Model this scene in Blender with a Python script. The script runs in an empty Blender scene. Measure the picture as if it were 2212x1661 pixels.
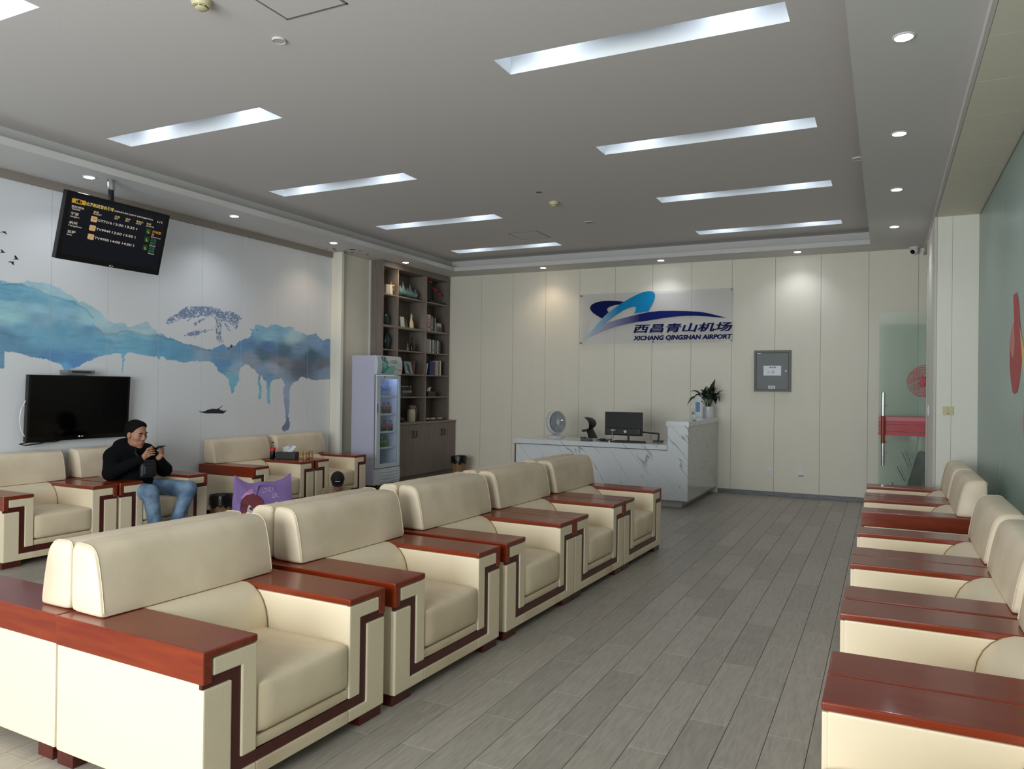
import bpy, bmesh, math, random
import numpy as np
from mathutils import Vector, Matrix, Euler
random.seed(7); RNG = np.random.RandomState(5)
SC = bpy.context.scene; COL = SC.collection
# ------------------------------------------------------------------ camera, light, exposure
cam = bpy.data.cameras.new('camera'); camo = bpy.data.objects.new('camera', cam); COL.objects.link(camo)
cam.sensor_fit = 'HORIZONTAL'; cam.sensor_width = 36.0; cam.lens = 1644.99 / 2212 * 36.0
cam.clip_start = .05; cam.clip_end = 200
def cam_axes(yaw, pitch, roll):
    f0 = Vector((-math.sin(yaw), math.cos(yaw), 0)); r0 = Vector((math.cos(yaw), math.sin(yaw), 0)); u0 = Vector((0, 0, 1))
    f = f0 * math.cos(pitch) + u0 * math.sin(pitch); u = u0 * math.cos(pitch) - f0 * math.sin(pitch)
    return r0 * math.cos(roll) + u * math.sin(roll), u * math.cos(roll) - r0 * math.sin(roll), f
_r, _u, _f = cam_axes(.45640, .0047, .0122)
camo.matrix_world = Matrix((( _r.x, _u.x, -_f.x, 0), (_r.y, _u.y, -_f.y, 0), (_r.z, _u.z, -_f.z, 1.5), (0, 0, 0, 1)))
SC.camera = camo
SC.view_settings.view_transform = 'Standard'; SC.view_settings.look = 'None'
SC.view_settings.gamma = 1.0; SC.view_settings.use_curve_mapping = False
SC.view_settings.exposure = 0.16
SC.cycles.max_bounces = 8; SC.cycles.diffuse_bounces = 4; SC.cycles.glossy_bounces = 3
SC.cycles.transmission_bounces = 6; SC.cycles.transparent_max_bounces = 12
SC.cycles.caustics_reflective = False; SC.cycles.caustics_refractive = False
SC.cycles.sample_clamp_indirect = 6.0
world = bpy.data.worlds.new('overcast_sky'); SC.world = world; world.use_nodes = True
world.node_tree.nodes['Background'].inputs[0].default_value = (.70, .75, .82, 1)
world.node_tree.nodes['Background'].inputs[1].default_value = 1.0
def area_light(name, loc, rot, sx, sy, energy, col):
    l = bpy.data.lights.new(name, 'AREA'); l.shape = 'RECTANGLE'; l.size = sx; l.size_y = sy; l.energy = energy; l.color = col
    o = bpy.data.objects.new(name, l); COL.objects.link(o); o.location = loc; o.rotation_euler = rot; return o
# daylight entering by the glazed front behind the camera
area_light('window_daylight', (-2.62, -2.62, 1.7), (math.radians(90), 0, 0), 4.5, 2.85, 465, (.985, .985, 1.0))
# ------------------------------------------------------------------ helpers
def lin(c):
    o = []
    for v in c[:3]:
        v = v / 255.0; o.append(v / 12.92 if v <= .04045 else ((v + .055) / 1.055) ** 2.4)
    return (o[0], o[1], o[2], 1.0)
def N(nt, t, **kw):
    n = nt.nodes.new(t)
    for k, v in kw.items(): setattr(n, k, v)
    return n
def new_mat(name):
    m = bpy.data.materials.new(name); m.use_nodes = True
    return m, m.node_tree, m.node_tree.nodes['Principled BSDF']
def ramp_mix(nt, fac, a, b):
    n = N(nt, 'ShaderNodeMix', data_type='RGBA'); n.inputs[6].default_value = a; n.inputs[7].default_value = b
    nt.links.new(fac, n.inputs[0]); return n.outputs[2]
def mat(name, col, rough=.5, metal=0.0, coat=0.0, noise=None, bump=None, spec=.5, col2=None, stretch=(1, 1, 1), rand=0.0, emit=None, thr=None):
    m, nt, b = new_mat(name); c = lin(col)
    b.inputs['Base Color'].default_value = c; b.inputs['Roughness'].default_value = rough; b.inputs['Metallic'].default_value = metal
    b.inputs['Specular IOR Level'].default_value = spec; b.inputs['Coat Weight'].default_value = coat; b.inputs['Coat Roughness'].default_value = .08
    if noise or bump:
        tc = N(nt, 'ShaderNodeTexCoord'); mp = N(nt, 'ShaderNodeMapping'); mp.inputs['Scale'].default_value = stretch
        nt.links.new(tc.outputs['Object'], mp.inputs[0]); src = mp.outputs[0]
        if rand:
            oi = N(nt, 'ShaderNodeObjectInfo'); ml = N(nt, 'ShaderNodeMath', operation='MULTIPLY'); ml.inputs[1].default_value = 37.0
            nt.links.new(oi.outputs['Random'], ml.inputs[0]); va = N(nt, 'ShaderNodeVectorMath', operation='ADD')
            nt.links.new(src, va.inputs[0]); nt.links.new(ml.outputs[0], va.inputs[1]); src = va.outputs[0]
    if noise:
        nz = N(nt, 'ShaderNodeTexNoise'); nz.inputs['Scale'].default_value = noise[0]; nz.inputs['Detail'].default_value = 5
        nt.links.new(src, nz.inputs['Vector']); d = lin(col2) if col2 else tuple(v * (1 - noise[1]) for v in c[:3]) + (1,)
        f = nz.outputs[0]
        if thr:
            r = N(nt, 'ShaderNodeMapRange'); r.inputs[1].default_value = thr[0]; r.inputs[2].default_value = thr[1]; nt.links.new(f, r.inputs[0]); f = r.outputs[0]
        nt.links.new(ramp_mix(nt, f, d, c), b.inputs['Base Color'])
    if bump:
        nb = N(nt, 'ShaderNodeTexNoise'); nb.inputs['Scale'].default_value = bump[0]; nb.inputs['Detail'].default_value = 3
        nt.links.new(src, nb.inputs['Vector']); bp = N(nt, 'ShaderNodeBump'); bp.inputs['Strength'].default_value = bump[1]; bp.inputs['Distance'].default_value = .01
        nt.links.new(nb.outputs[0], bp.inputs['Height']); nt.links.new(bp.outputs[0], b.inputs['Normal'])
    if emit:
        b.inputs['Emission Color'].default_value = lin(emit[0]); b.inputs['Emission Strength'].default_value = emit[1]
    return m
def glass(name, tint, refl=.08, rough=.02, fres=.45, haze=None):
    m = bpy.data.materials.new(name); m.use_nodes = True; nt = m.node_tree; nt.nodes.clear()
    o = N(nt, 'ShaderNodeOutputMaterial'); t = N(nt, 'ShaderNodeBsdfTransparent'); t.inputs[0].default_value = tint
    g = N(nt, 'ShaderNodeBsdfGlossy'); g.inputs['Roughness'].default_value = rough; g.inputs[0].default_value = (.9, .95, .93, 1)
    lw = N(nt, 'ShaderNodeLayerWeight'); lw.inputs[0].default_value = .25
    ml = N(nt, 'ShaderNodeMath', operation='MULTIPLY_ADD'); ml.inputs[1].default_value = fres; ml.inputs[2].default_value = refl
    nt.links.new(lw.outputs['Fresnel'], ml.inputs[0]); ml.use_clamp = True
    mx = N(nt, 'ShaderNodeMixShader'); nt.links.new(ml.outputs[0], mx.inputs[0]); nt.links.new(t.outputs[0], mx.inputs[1]); nt.links.new(g.outputs[0], mx.inputs[2])
    out = mx.outputs[0]
    if haze:
        df = N(nt, 'ShaderNodeBsdfDiffuse'); df.inputs[0].default_value = haze[0]; m2 = N(nt, 'ShaderNodeMixShader'); m2.inputs[0].default_value = haze[1]
        nt.links.new(out, m2.inputs[1]); nt.links.new(df.outputs[0], m2.inputs[2]); out = m2.outputs[0]
    nt.links.new(out, o.inputs[0]); return m
def wood_mat(name, a, b, rough=.3, coat=0.0, axis=(1, 1, 1), scale=6, rand=0.0):
    m, nt, bs = new_mat(name); tc = N(nt, 'ShaderNodeTexCoord'); mp = N(nt, 'ShaderNodeMapping'); mp.inputs['Scale'].default_value = axis
    nt.links.new(tc.outputs['Object'], mp.inputs[0]); src = mp.outputs[0]
    oi = N(nt, 'ShaderNodeObjectInfo'); ml = N(nt, 'ShaderNodeMath', operation='MULTIPLY'); ml.inputs[1].default_value = 23.0
    nt.links.new(oi.outputs['Random'], ml.inputs[0]); va = N(nt, 'ShaderNodeVectorMath', operation='ADD')
    nt.links.new(src, va.inputs[0]); nt.links.new(ml.outputs[0], va.inputs[1])
    nz = N(nt, 'ShaderNodeTexNoise'); nz.inputs['Scale'].default_value = scale; nz.inputs['Detail'].default_value = 6; nz.inputs['Distortion'].default_value = .6
    nt.links.new(va.outputs[0], nz.inputs['Vector']); mr = N(nt, 'ShaderNodeMapRange'); mr.inputs[1].default_value = .3; mr.inputs[2].default_value = .7
    nt.links.new(nz.outputs[0], mr.inputs[0]); c = ramp_mix(nt, mr.outputs[0], lin(a), lin(b))
    if rand:
        hv = N(nt, 'ShaderNodeHueSaturation'); r2 = N(nt, 'ShaderNodeMapRange'); r2.inputs[3].default_value = 1 - rand; r2.inputs[4].default_value = 1 + rand
        nt.links.new(oi.outputs['Random'], r2.inputs[0]); nt.links.new(r2.outputs[0], hv.inputs['Value']); nt.links.new(c, hv.inputs['Color']); c = hv.outputs[0]
    nt.links.new(c, bs.inputs['Base Color']); bs.inputs['Roughness'].default_value = rough; bs.inputs['Coat Weight'].default_value = coat; bs.inputs['Coat Roughness'].default_value = .1
    return m
WM = {}                                     # world matrix of everything that can be a parent
def _link(o, parent, Mw=None):
    COL.objects.link(o)
    if parent is not None: o.parent = parent
    WM[o.name] = (WM[parent.name] if parent is not None else Matrix()) @ (Mw or Matrix())
    return o
def tag(o, label, cat=None, group=None):
    o['label'] = label
    if cat: o['category'] = cat
    if group: o['group'] = group
    return o
def thing(name, label, cat, loc=(0, 0, 0), rz=0.0, group=None):
    o = bpy.data.objects.new(name, None); o.empty_display_size = .05; o.location = loc; o.rotation_euler = (0, 0, rz)
    _link(o, None, Matrix.Translation(loc) @ Matrix.Rotation(rz, 4, 'Z')); tag(o, label, cat, group); return o
def dup(root, name, label, loc, rz, group):
    r = thing(name, label, root['category'], loc, rz, group)
    for ch in [c for c in root.children]:
        c = ch.copy(); COL.objects.link(c); c.parent = r
        for g in ch.children:
            d = g.copy(); COL.objects.link(d); d.parent = c
    return r
class MB:
    def __init__(s): s.v = []; s.f = []; s.m = []
    def add(s, vs, fs, mi=0):
        n = len(s.v); s.v += [tuple(p) for p in vs]; s.f += [tuple(i + n for i in f) for f in fs]; s.m += [mi] * len(fs); return s
    def box(s, x0, x1, y0, y1, z0, z1, mi=0):
        return s.add([(x0, y0, z0), (x1, y0, z0), (x1, y1, z0), (x0, y1, z0), (x0, y0, z1), (x1, y0, z1), (x1, y1, z1), (x0, y1, z1)],
                     [(0, 3, 2, 1), (4, 5, 6, 7), (0, 1, 5, 4), (1, 2, 6, 5), (2, 3, 7, 6), (3, 0, 4, 7)], mi)
    def obox(s, c, ax, ay, az, hx, hy, hz, mi=0):       # oriented box
        c, ax, ay, az = Vector(c), Vector(ax).normalized(), Vector(ay).normalized(), Vector(az).normalized()
        vs = [c + ax * (i * hx) + ay * (j * hy) + az * (k * hz) for k in (-1, 1) for i, j in ((-1, -1), (1, -1), (1, 1), (-1, 1))]
        return s.add(vs, [(0, 3, 2, 1), (4, 5, 6, 7), (0, 1, 5, 4), (1, 2, 6, 5), (2, 3, 7, 6), (3, 0, 4, 7)], mi)
    def prism(s, poly, fn, a, b, mi=0):                 # 2-D polygon, fn(u, v, w) -> xyz, extruded from w = a to w = b
        n = len(poly); vs = [fn(u, v, a) for u, v in poly] + [fn(u, v, b) for u, v in poly]
        return s.add(vs, [tuple(range(n))[::-1], tuple(range(n, 2 * n))] + [(i, (i + 1) % n, n + (i + 1) % n, n + i) for i in range(n)], mi)
    def tube(s, pts, r, n=8, mi=0, cap=True):
        pts = [Vector(p) for p in pts]; rs = r if isinstance(r, (list, tuple)) else [r] * len(pts); vs = []; fs = []
        t0 = (pts[1] - pts[0]).normalized(); a = t0.orthogonal().normalized()
        for i, p in enumerate(pts):
            t = (pts[min(i + 1, len(pts) - 1)] - pts[max(i - 1, 0)]).normalized(); a = (a - t * a.dot(t)).normalized(); b = t.cross(a)
            for k in range(n):
                an = 2 * math.pi * k / n; vs.append(p + (a * math.cos(an) + b * math.sin(an)) * rs[i])
        for i in range(len(pts) - 1):
            for k in range(n): fs.append((i * n + k, i * n + (k + 1) % n, (i + 1) * n + (k + 1) % n, (i + 1) * n + k))
        if cap: fs += [tuple(range(n))[::-1], tuple(range((len(pts) - 1) * n, len(pts) * n))]
        return s.add(vs, fs, mi)
    def lathe(s, prof, n=20, c=(0, 0, 0), ax=None, mi=0):   # prof: (radius, height) pairs around +z or around ax
        q = Matrix() if ax is None else Vector((0, 0, 1)).rotation_difference(Vector(ax).normalized()).to_matrix().to_4x4()
        vs = []; fs = []; c = Vector(c)
        for r, h in prof:
            for k in range(n):
                an = 2 * math.pi * k / n; vs.append(c + q @ Vector((max(r, 1e-4) * math.cos(an), max(r, 1e-4) * math.sin(an), h)))
        for i in range(len(prof) - 1):
            for k in range(n): fs.append((i * n + k, i * n + (k + 1) % n, (i + 1) * n + (k + 1) % n, (i + 1) * n + k))
        fs += [tuple(range(n))[::-1], tuple(range((len(prof) - 1) * n, len(prof) * n))]
        return s.add(vs, fs, mi)
    def ball(s, c, r, n=12, R=None, mi=0):
        r = (r, r, r) if not isinstance(r, (tuple, list)) else r; vs = []; fs = []; m = n // 2 + 2; c = Vector(c)
        for i in range(1, m):
            th = math.pi * i / m
            for k in range(n):
                an = 2 * math.pi * k / n; p = Vector((r[0] * math.sin(th) * math.cos(an), r[1] * math.sin(th) * math.sin(an), r[2] * math.cos(th)))
                vs.append(c + (R @ p if R else p))
        for i in range(m - 2):
            for k in range(n): fs.append((i * n + k, (i + 1) * n + k, (i + 1) * n + (k + 1) % n, i * n + (k + 1) % n))
        fs += [tuple(range(n)), tuple(range((m - 2) * n, (m - 1) * n))[::-1]]
        return s.add(vs, fs, mi)
    def cushion(s, x0, x1, y0, y1, z0, z1, r=.03, puff=(0, 0, 0), n=8, mi=0):   # rounded box with bulging faces
        h = np.array([(x1 - x0) / 2, (y1 - y0) / 2, (z1 - z0) / 2]); c = np.array([(x0 + x1) / 2, (y0 + y1) / 2, (z0 + z1) / 2]); inn = np.maximum(h - r, 1e-4)
        idx = {}; vs = []; fs = []
        t = np.linspace(-1, 1, n + 1); t = np.sign(t) * np.abs(t) ** .75
        def vid(p):
            k = tuple(np.round(p, 5))
            if k not in idx:
                q = np.array(p) * h; i2 = np.clip(q, -inn, inn); d = q - i2; L = np.linalg.norm(d)
                if L > 1e-9: q = i2 + d / L * r
                for a in range(3):
                    o1, o2 = (a + 1) % 3, (a + 2) % 3
                    q[a] += np.sign(p[a]) * abs(p[a]) * puff[a] * (1 - p[o1] ** 2) * (1 - p[o2] ** 2)
                idx[k] = len(vs); vs.append(tuple(q + c))
            return idx[k]
        for a in range(3):
            o1, o2 = (a + 1) % 3, (a + 2) % 3
            for sg in (-1, 1):
                for i in range(n):
                    for j in range(n):
                        q = []
                        for di, dj in ((0, 0), (1, 0), (1, 1), (0, 1)):
                            p = [0, 0, 0]; p[a] = sg; p[o1] = t[i + di]; p[o2] = t[j + dj]; q.append(vid(p))
                        fs.append(tuple(q) if sg > 0 else tuple(q[::-1]))
        return s.add(vs, fs, mi)
    def mesh(s, name, mats, bevel=0, seg=2, smooth=False, ang=30):
        me = bpy.data.meshes.new(name); me.from_pydata(s.v, [], s.f)
        for q in (mats if isinstance(mats, (list, tuple)) else [mats]): me.materials.append(q)
        if any(s.m): me.polygons.foreach_set('material_index', s.m)
        if bevel:
            bm = bmesh.new(); bm.from_mesh(me); bmesh.ops.remove_doubles(bm, verts=bm.verts, dist=1e-5)
            es = [e for e in bm.edges if len(e.link_faces) == 2 and e.calc_face_angle(0) > math.radians(ang)]
            bmesh.ops.bevel(bm, geom=es, offset=bevel, segments=seg, profile=.6, affect='EDGES', clamp_overlap=True)
            bm.to_mesh(me); bm.free()
        if smooth: me.polygons.foreach_set('use_smooth', [True] * len(me.polygons)); me.set_sharp_from_angle(angle=math.radians(50))
        me.update(); return me
    def build(s, name, mats, parent=None, bevel=0, seg=2, smooth=False, local=False, ang=30):
        if parent is not None and not local:
            inv = WM[parent.name].inverted(); s.v = [tuple(inv @ Vector(p)) for p in s.v]
        o = bpy.data.objects.new(name, s.mesh(name, mats, bevel, seg, smooth, ang)); return _link(o, parent)
def struct(o): o['kind'] = 'structure'; return o
def text(body, parent, org, ax, ay, w, h, m, name='lettering', shear=0.0, bold=0.0, lift=.0008, local=False):
    """flat lettering fitted into a w x h box whose lower left corner is org, in the plane of ax, ay"""
    cu = bpy.data.curves.new('t', 'FONT'); cu.body = body; cu.shear = shear; cu.offset = bold; cu.resolution_u = 3
    to = bpy.data.objects.new('t', cu); COL.objects.link(to); dg = bpy.context.evaluated_depsgraph_get(); dg.update()
    me = bpy.data.meshes.new_from_object(to.evaluated_get(dg)); bpy.data.objects.remove(to); bpy.data.curves.remove(cu)
    me.name = name; n = len(me.vertices); co = np.empty(n * 3); me.vertices.foreach_get('co', co); co = co.reshape(-1, 3)
    lo, hi = co.min(0), co.max(0); sx = w / (hi[0] - lo[0]) if w else h / (hi[1] - lo[1]); sy = h / (hi[1] - lo[1]) if h else sx
    ax, ay = Vector(ax).normalized(), Vector(ay).normalized(); nz = ax.cross(ay)
    P = np.array(Vector(org) + nz * lift)[None] + ((co[:, :1] - lo[0]) * sx) * np.array(ax)[None] + ((co[:, 1:2] - lo[1]) * sy) * np.array(ay)[None]
    if parent is not None and not local:
        inv = np.array(WM[parent.name].inverted()); P = P @ inv[:3, :3].T + inv[:3, 3]
    me.vertices.foreach_set('co', P.ravel()); me.materials.clear(); me.materials.append(m); me.update()
    return _link(bpy.data.objects.new(name, me), parent)
def poly_part(pts, fn, m, name, parent, lift=0.0):       # flat printed shape
    b = MB(); b.add([fn(u, v, lift) for u, v in pts], [tuple(range(len(pts)))]); me_o = b.build(name, m, parent); return me_o
# ---- organic shapes: smooth union of round cones and ellipsoids, meshed with surface nets
def sdf_mesh(prims, res, k=.012, cuts=()):
    lo = np.full(3, 1e9); hi = np.full(3, -1e9)
    for p in prims:
        if p[0] == 'c':
            a, b, ra, rb = np.array(p[1]), np.array(p[2]), p[3], p[4]; rr = max(ra, rb); l, h = np.minimum(a, b) - rr, np.maximum(a, b) + rr
        else:
            c = np.array(p[1]); rr = max(p[2]); l, h = c - rr, c + rr
        lo = np.minimum(lo, l); hi = np.maximum(hi, h)
    lo -= 3 * res + k; hi += 3 * res + k; n = np.ceil((hi - lo) / res).astype(int) + 1
    ax = [lo[i] + res * np.arange(n[i]) for i in range(3)]; g = np.full(n, .5)
    for p in prims:
        kk = k
        if p[0] == 'c':
            a, b, ra, rb = np.array(p[1], float), np.array(p[2], float), p[3], p[4]; rr = max(ra, rb); l, h = np.minimum(a, b) - rr, np.maximum(a, b) + rr
            if len(p) > 5: kk = p[5]
        else:
            c = np.array(p[1], float); rr = max(p[2]); l, h = c - rr, c + rr
            if len(p) > 4: kk = p[4]
        m = 3 * kk + 3 * res; i0 = np.maximum(np.floor((l - m - lo) / res).astype(int), 0); i1 = np.minimum(np.ceil((h + m - lo) / res).astype(int) + 1, n)
        sl = tuple(slice(i0[i], i1[i]) for i in range(3)); X, Y, Z = np.meshgrid(ax[0][sl[0]], ax[1][sl[1]], ax[2][sl[2]], indexing='ij')
        if p[0] == 'c':
            ba = b - a; L = ba @ ba + 1e-12; t = np.clip(((X - a[0]) * ba[0] + (Y - a[1]) * ba[1] + (Z - a[2]) * ba[2]) / L, 0, 1)
            d = np.sqrt((X - a[0] - t * ba[0]) ** 2 + (Y - a[1] - t * ba[1]) ** 2 + (Z - a[2] - t * ba[2]) ** 2) - (ra + (rb - ra) * t)
        else:
            Q = np.stack([X - c[0], Y - c[1], Z - c[2]], -1); R = p[3] if len(p) > 3 and p[3] is not None else None
            if R is not None: Q = Q @ R
            r = np.array(p[2]); k0 = np.sqrt(((Q / r) ** 2).sum(-1)) + 1e-9; k1 = np.sqrt(((Q / r ** 2) ** 2).sum(-1)) + 1e-9; d = k0 * (k0 - 1) / k1
        G = g[sl]; hh = np.clip(.5 + .5 * (G - d) / kk, 0, 1); g[sl] = G * (1 - hh) + d * hh - kk * hh * (1 - hh)
    if cuts:
        X, Y, Z = np.meshgrid(*ax, indexing='ij')
        for nrm, pt in cuts:
            nrm = np.array(nrm, float); nrm /= np.linalg.norm(nrm); g = np.maximum(g, (X - pt[0]) * nrm[0] + (Y - pt[1]) * nrm[1] + (Z - pt[2]) * nrm[2])
    s = g < 0; c8 = [s[i:n[0] - 1 + i, j:n[1] - 1 + j, q:n[2] - 1 + q] for i in (0, 1) for j in (0, 1) for q in (0, 1)]
    cnt = sum(c.astype(np.int8) for c in c8); act = (cnt > 0) & (cnt < 8); I = np.argwhere(act); vid = -np.ones(act.shape, int); vid[act] = np.arange(len(I))
    acc = np.zeros((len(I), 3)); num = np.zeros(len(I))
    offs = [(i, j, q) for i in (0, 1) for j in (0, 1) for q in (0, 1)]
    for a in range(8):
        for b in range(a + 1, 8):
            oa, ob = np.array(offs[a]), np.array(offs[b])
            if abs(oa - ob).sum() != 1: continue
            A = I + oa; B = I + ob; ga = g[A[:, 0], A[:, 1], A[:, 2]]; gb = g[B[:, 0], B[:, 1], B[:, 2]]; mk = (ga < 0) != (gb < 0)
            t = np.where(mk, ga / np.where(ga == gb, 1, ga - gb), 0); pt = A + (B - A) * t[:, None]; acc += pt * mk[:, None]; num += mk
    V = acc / num[:, None] * res + lo; F = []
    for d in range(3):
        o1, o2 = (d + 1) % 3, (d + 2) % 3; sa = [slice(None)] * 3; sb = [slice(None)] * 3; sa[d] = slice(0, -1); sb[d] = slice(1, None)
        S0, S1 = s[tuple(sa)], s[tuple(sb)]; E = np.argwhere(S0 != S1); E = E[(E[:, o1] > 0) & (E[:, o2] > 0) & (E[:, o1] < n[o1] - 1) & (E[:, o2] < n[o2] - 1)]
        flip = S0[E[:, 0], E[:, 1], E[:, 2]]; u = np.zeros(3, int); u[o1] = 1; w = np.zeros(3, int); w[o2] = 1
        q = [E - u - w, E - w, E, E - u]; ids = np.stack([vid[x[:, 0], x[:, 1], x[:, 2]] for x in q], 1); ids[~flip] = ids[~flip][:, ::-1]; F.append(ids)
    return V, np.concatenate(F)
def sdf_obj(name, prims, res, m, parent, k=.012, cuts=()):
    V, F = sdf_mesh(prims, res, k, cuts); b = MB(); b.v = [tuple(p) for p in V.tolist()]; b.f = [tuple(f) for f in F.tolist()]; b.m = [0] * len(b.f)
    o = b.build(name, m, parent); o.data.polygons.foreach_set('use_smooth', [True] * len(o.data.polygons)); return o
# ------------------------------------------------------------------ materials
WHITE = mat('white_paint', (205, 203, 199), .75)
CEIL = mat('ceiling_paint', (210, 207, 206), .85, bump=(60, .05))
SOFFIT = mat('soffit_paint', (212, 211, 210), .8)
CREAMW = mat('cream_wall_panel', (233, 229, 215), .62, noise=(9, .05), bump=(160, .12), stretch=(1, 1, .12))
PILLAR = mat('ivory_wall_panel', (232, 231, 220), .6, bump=(160, .1), stretch=(1, 1, .12))
BAYC = mat('bay_panel', (226, 221, 204), .6)
DARKGAP = mat('joint', (70, 66, 58), .9)
CORN = mat('cornice', (150, 141, 132), .7)
BASEB = wood_mat('grey_baseboard', (92, 93, 98), (128, 129, 134), .45, axis=(3, 30, 30), scale=3)
PLANK = wood_mat('grey_oak_plank', (144, 138, 129), (165, 158, 148), .42, axis=(14, 1.6, 1), scale=5, rand=.11)
SUBF = mat('subfloor', (42, 40, 37), .9)
LEATH = mat('cream_leather', (231, 216, 188), .42, noise=(2.2, .06), bump=(70, .06), rand=1)
LEATH2 = mat('cream_leather_seat', (226, 209, 180), .45, noise=(3.0, .2), bump=(55, .08), rand=1, col2=(206, 187, 158), thr=(.28, .62))
LEATHD = mat('soiled_cream_leather', (226, 211, 186), .48, noise=(3.2, .25), bump=(50, .06), rand=1, col2=(204, 187, 162), thr=(.25, .6))
SEAM = mat('leather_seam', (128, 104, 68), .6)
MAHO = wood_mat('mahogany', (112, 33, 9), (132, 48, 16), .27, coat=.3, axis=(30, 2.5, 30), scale=1.2)
MAHOD = wood_mat('mahogany_inlay', (66, 18, 12), (84, 26, 17), .35, coat=.2, axis=(20, 20, 3), scale=1.5)
LAM = wood_mat('grey_brown_laminate', (108, 98, 92), (134, 123, 116), .5, axis=(60, 60, 1.2), scale=1.4)
LAMD = wood_mat('grey_brown_laminate_edge', (128, 118, 110), (142, 131, 123), .5, axis=(60, 60, 1.2), scale=1.4)
BLK = mat('black_plastic', (16, 17, 19), .4)
BLKG = mat('black_gloss', (5, 5, 6), .12, spec=.4)
STEEL = mat('steel', (190, 192, 195), .22, metal=1)
CHROME = mat('chrome', (215, 217, 220), .1, metal=1)
WPL = mat('white_plastic', (222, 224, 226), .4)
GREYM = mat('grey_metal', (126, 130, 133), .45, metal=.3)
MUR=[(4.127,2.394),(4.193,2.409),(4.26,2.417),(4.294,2.422),(4.348,2.428),(4.411,2.438),(4.46,2.45),(4.51,2.449),(4.553,2.438),(4.605,2.438),(4.656,2.426),(4.702,2.406),(4.74,2.374),(4.786,2.353),(4.841,2.323),(4.88,2.301),(4.928,2.309),(4.984,2.293),(5.033,2.26),(5.083,2.23),(5.133,2.189),(5.184,2.159),(5.243,2.141),(5.287,2.129),(5.33,2.136),(5.383,2.136),(5.419,2.1),(5.463,2.099),(5.517,2.127),(5.562,2.143),(5.599,2.146),(5.645,2.17),(5.683,2.149),(5.712,2.118),(5.76,2.085),(5.809,2.047),(5.863,2.056),(5.914,2.017),(6.043,1.987),(6.175,1.967),(6.311,1.947),(6.423,1.92),(6.536,1.914),(6.623,1.959),(6.725,1.999),(6.771,1.961),(6.862,1.96),(6.908,1.986),(6.969,2.049),(7.047,2.078),(7.127,2.083),(7.182,2.148),(7.174,2.171),(7.125,2.198),(7.206,2.192),(7.237,2.262),(7.354,2.271),(7.439,2.246),(7.524,2.291),(7.629,2.299),(7.718,2.274),(7.845,2.291),(7.947,2.279),(7.921,2.225),(8.052,2.228),(8.207,2.192),(8.286,2.211),(8.385,2.225),(8.529,2.152),(8.654,2.181),(8.722,2.171),(8.734,1.587),(8.5,1.584),(8.298,1.581),(8.18,1.606),(8.083,1.617),(7.99,1.55),(7.916,1.523),(7.88,1.458),(7.864,1.316),(7.858,1.161),(7.85,1.083),(7.88,0.992),(7.863,0.915),(7.763,0.881),(7.727,0.914),(7.744,0.958),(7.797,1.033),(7.795,1.136),(7.756,1.265),(7.753,1.419),(7.769,1.534),(7.696,1.597),(7.607,1.583),(7.521,1.55),(7.508,1.494),(7.512,1.268),(7.478,1.256),(7.452,1.269),(7.449,1.418),(7.435,1.555),(7.358,1.61),(7.34,1.64),(7.338,1.517),(7.353,1.394),(7.363,1.319),(7.33,1.301),(7.304,1.332),(7.317,1.394),(7.298,1.492),(7.291,1.627),(7.232,1.675),(7.149,1.727),(7.069,1.767),(6.99,1.716),(6.976,1.668),(6.977,1.573),(6.932,1.501),(6.902,1.453),(6.898,1.406),(6.865,1.388),(6.841,1.406),(6.848,1.453),(6.809,1.535),(6.808,1.57),(6.732,1.627),(6.657,1.66),(6.598,1.728),(6.525,1.759),(6.314,1.774),(6.179,1.758),(6.047,1.764),(5.918,1.77),(5.862,1.8),(5.823,1.803),(5.809,1.769),(5.784,1.805),(5.67,1.813),(5.656,1.796),(5.614,1.814),(5.522,1.818),(5.423,1.83),(5.397,1.812),(5.393,1.773),(5.383,1.677),(5.375,1.602),(5.36,1.601),(5.365,1.677),(5.371,1.772),(5.361,1.807),(5.344,1.822),(5.258,1.802),(5.173,1.783),(5.074,1.752),(5.009,1.719),(4.945,1.694),(4.883,1.654),(4.809,1.634),(4.806,1.607),(4.771,1.607),(4.767,1.636),(4.759,1.617),(4.736,1.624),(4.713,1.664),(4.69,1.689),(4.623,1.697),(4.55,1.716),(4.478,1.727),(4.407,1.739),(4.345,1.743),(4.303,1.762),(4.242,1.78),(4.189,1.784),(4.136,1.795)]
RID1=[(4.128,2.39),(4.193,2.409),(4.26,2.414),(4.3,2.416),(4.335,2.403),(4.349,2.391),(4.411,2.385),(4.468,2.378),(4.511,2.365),(4.569,2.354),(4.628,2.332),(4.688,2.32),(4.764,2.303),(4.81,2.293),(4.881,2.267),(4.937,2.243),(4.985,2.21),(5.018,2.182),(5.043,2.162)]
RID2=[(5.027,2.107),(5.085,2.058),(5.136,2.028),(5.178,2.019),(5.237,2.023),(5.306,2.024),(5.34,2.046),(5.428,2.049),(5.546,2.045),(5.61,2.033),(5.704,2.028),(5.79,2.038),(5.858,2.03),(5.863,2.045),(5.914,2.011),(6.043,1.987),(6.175,1.967),(6.311,1.947),(6.423,1.92),(6.536,1.914)]
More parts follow.
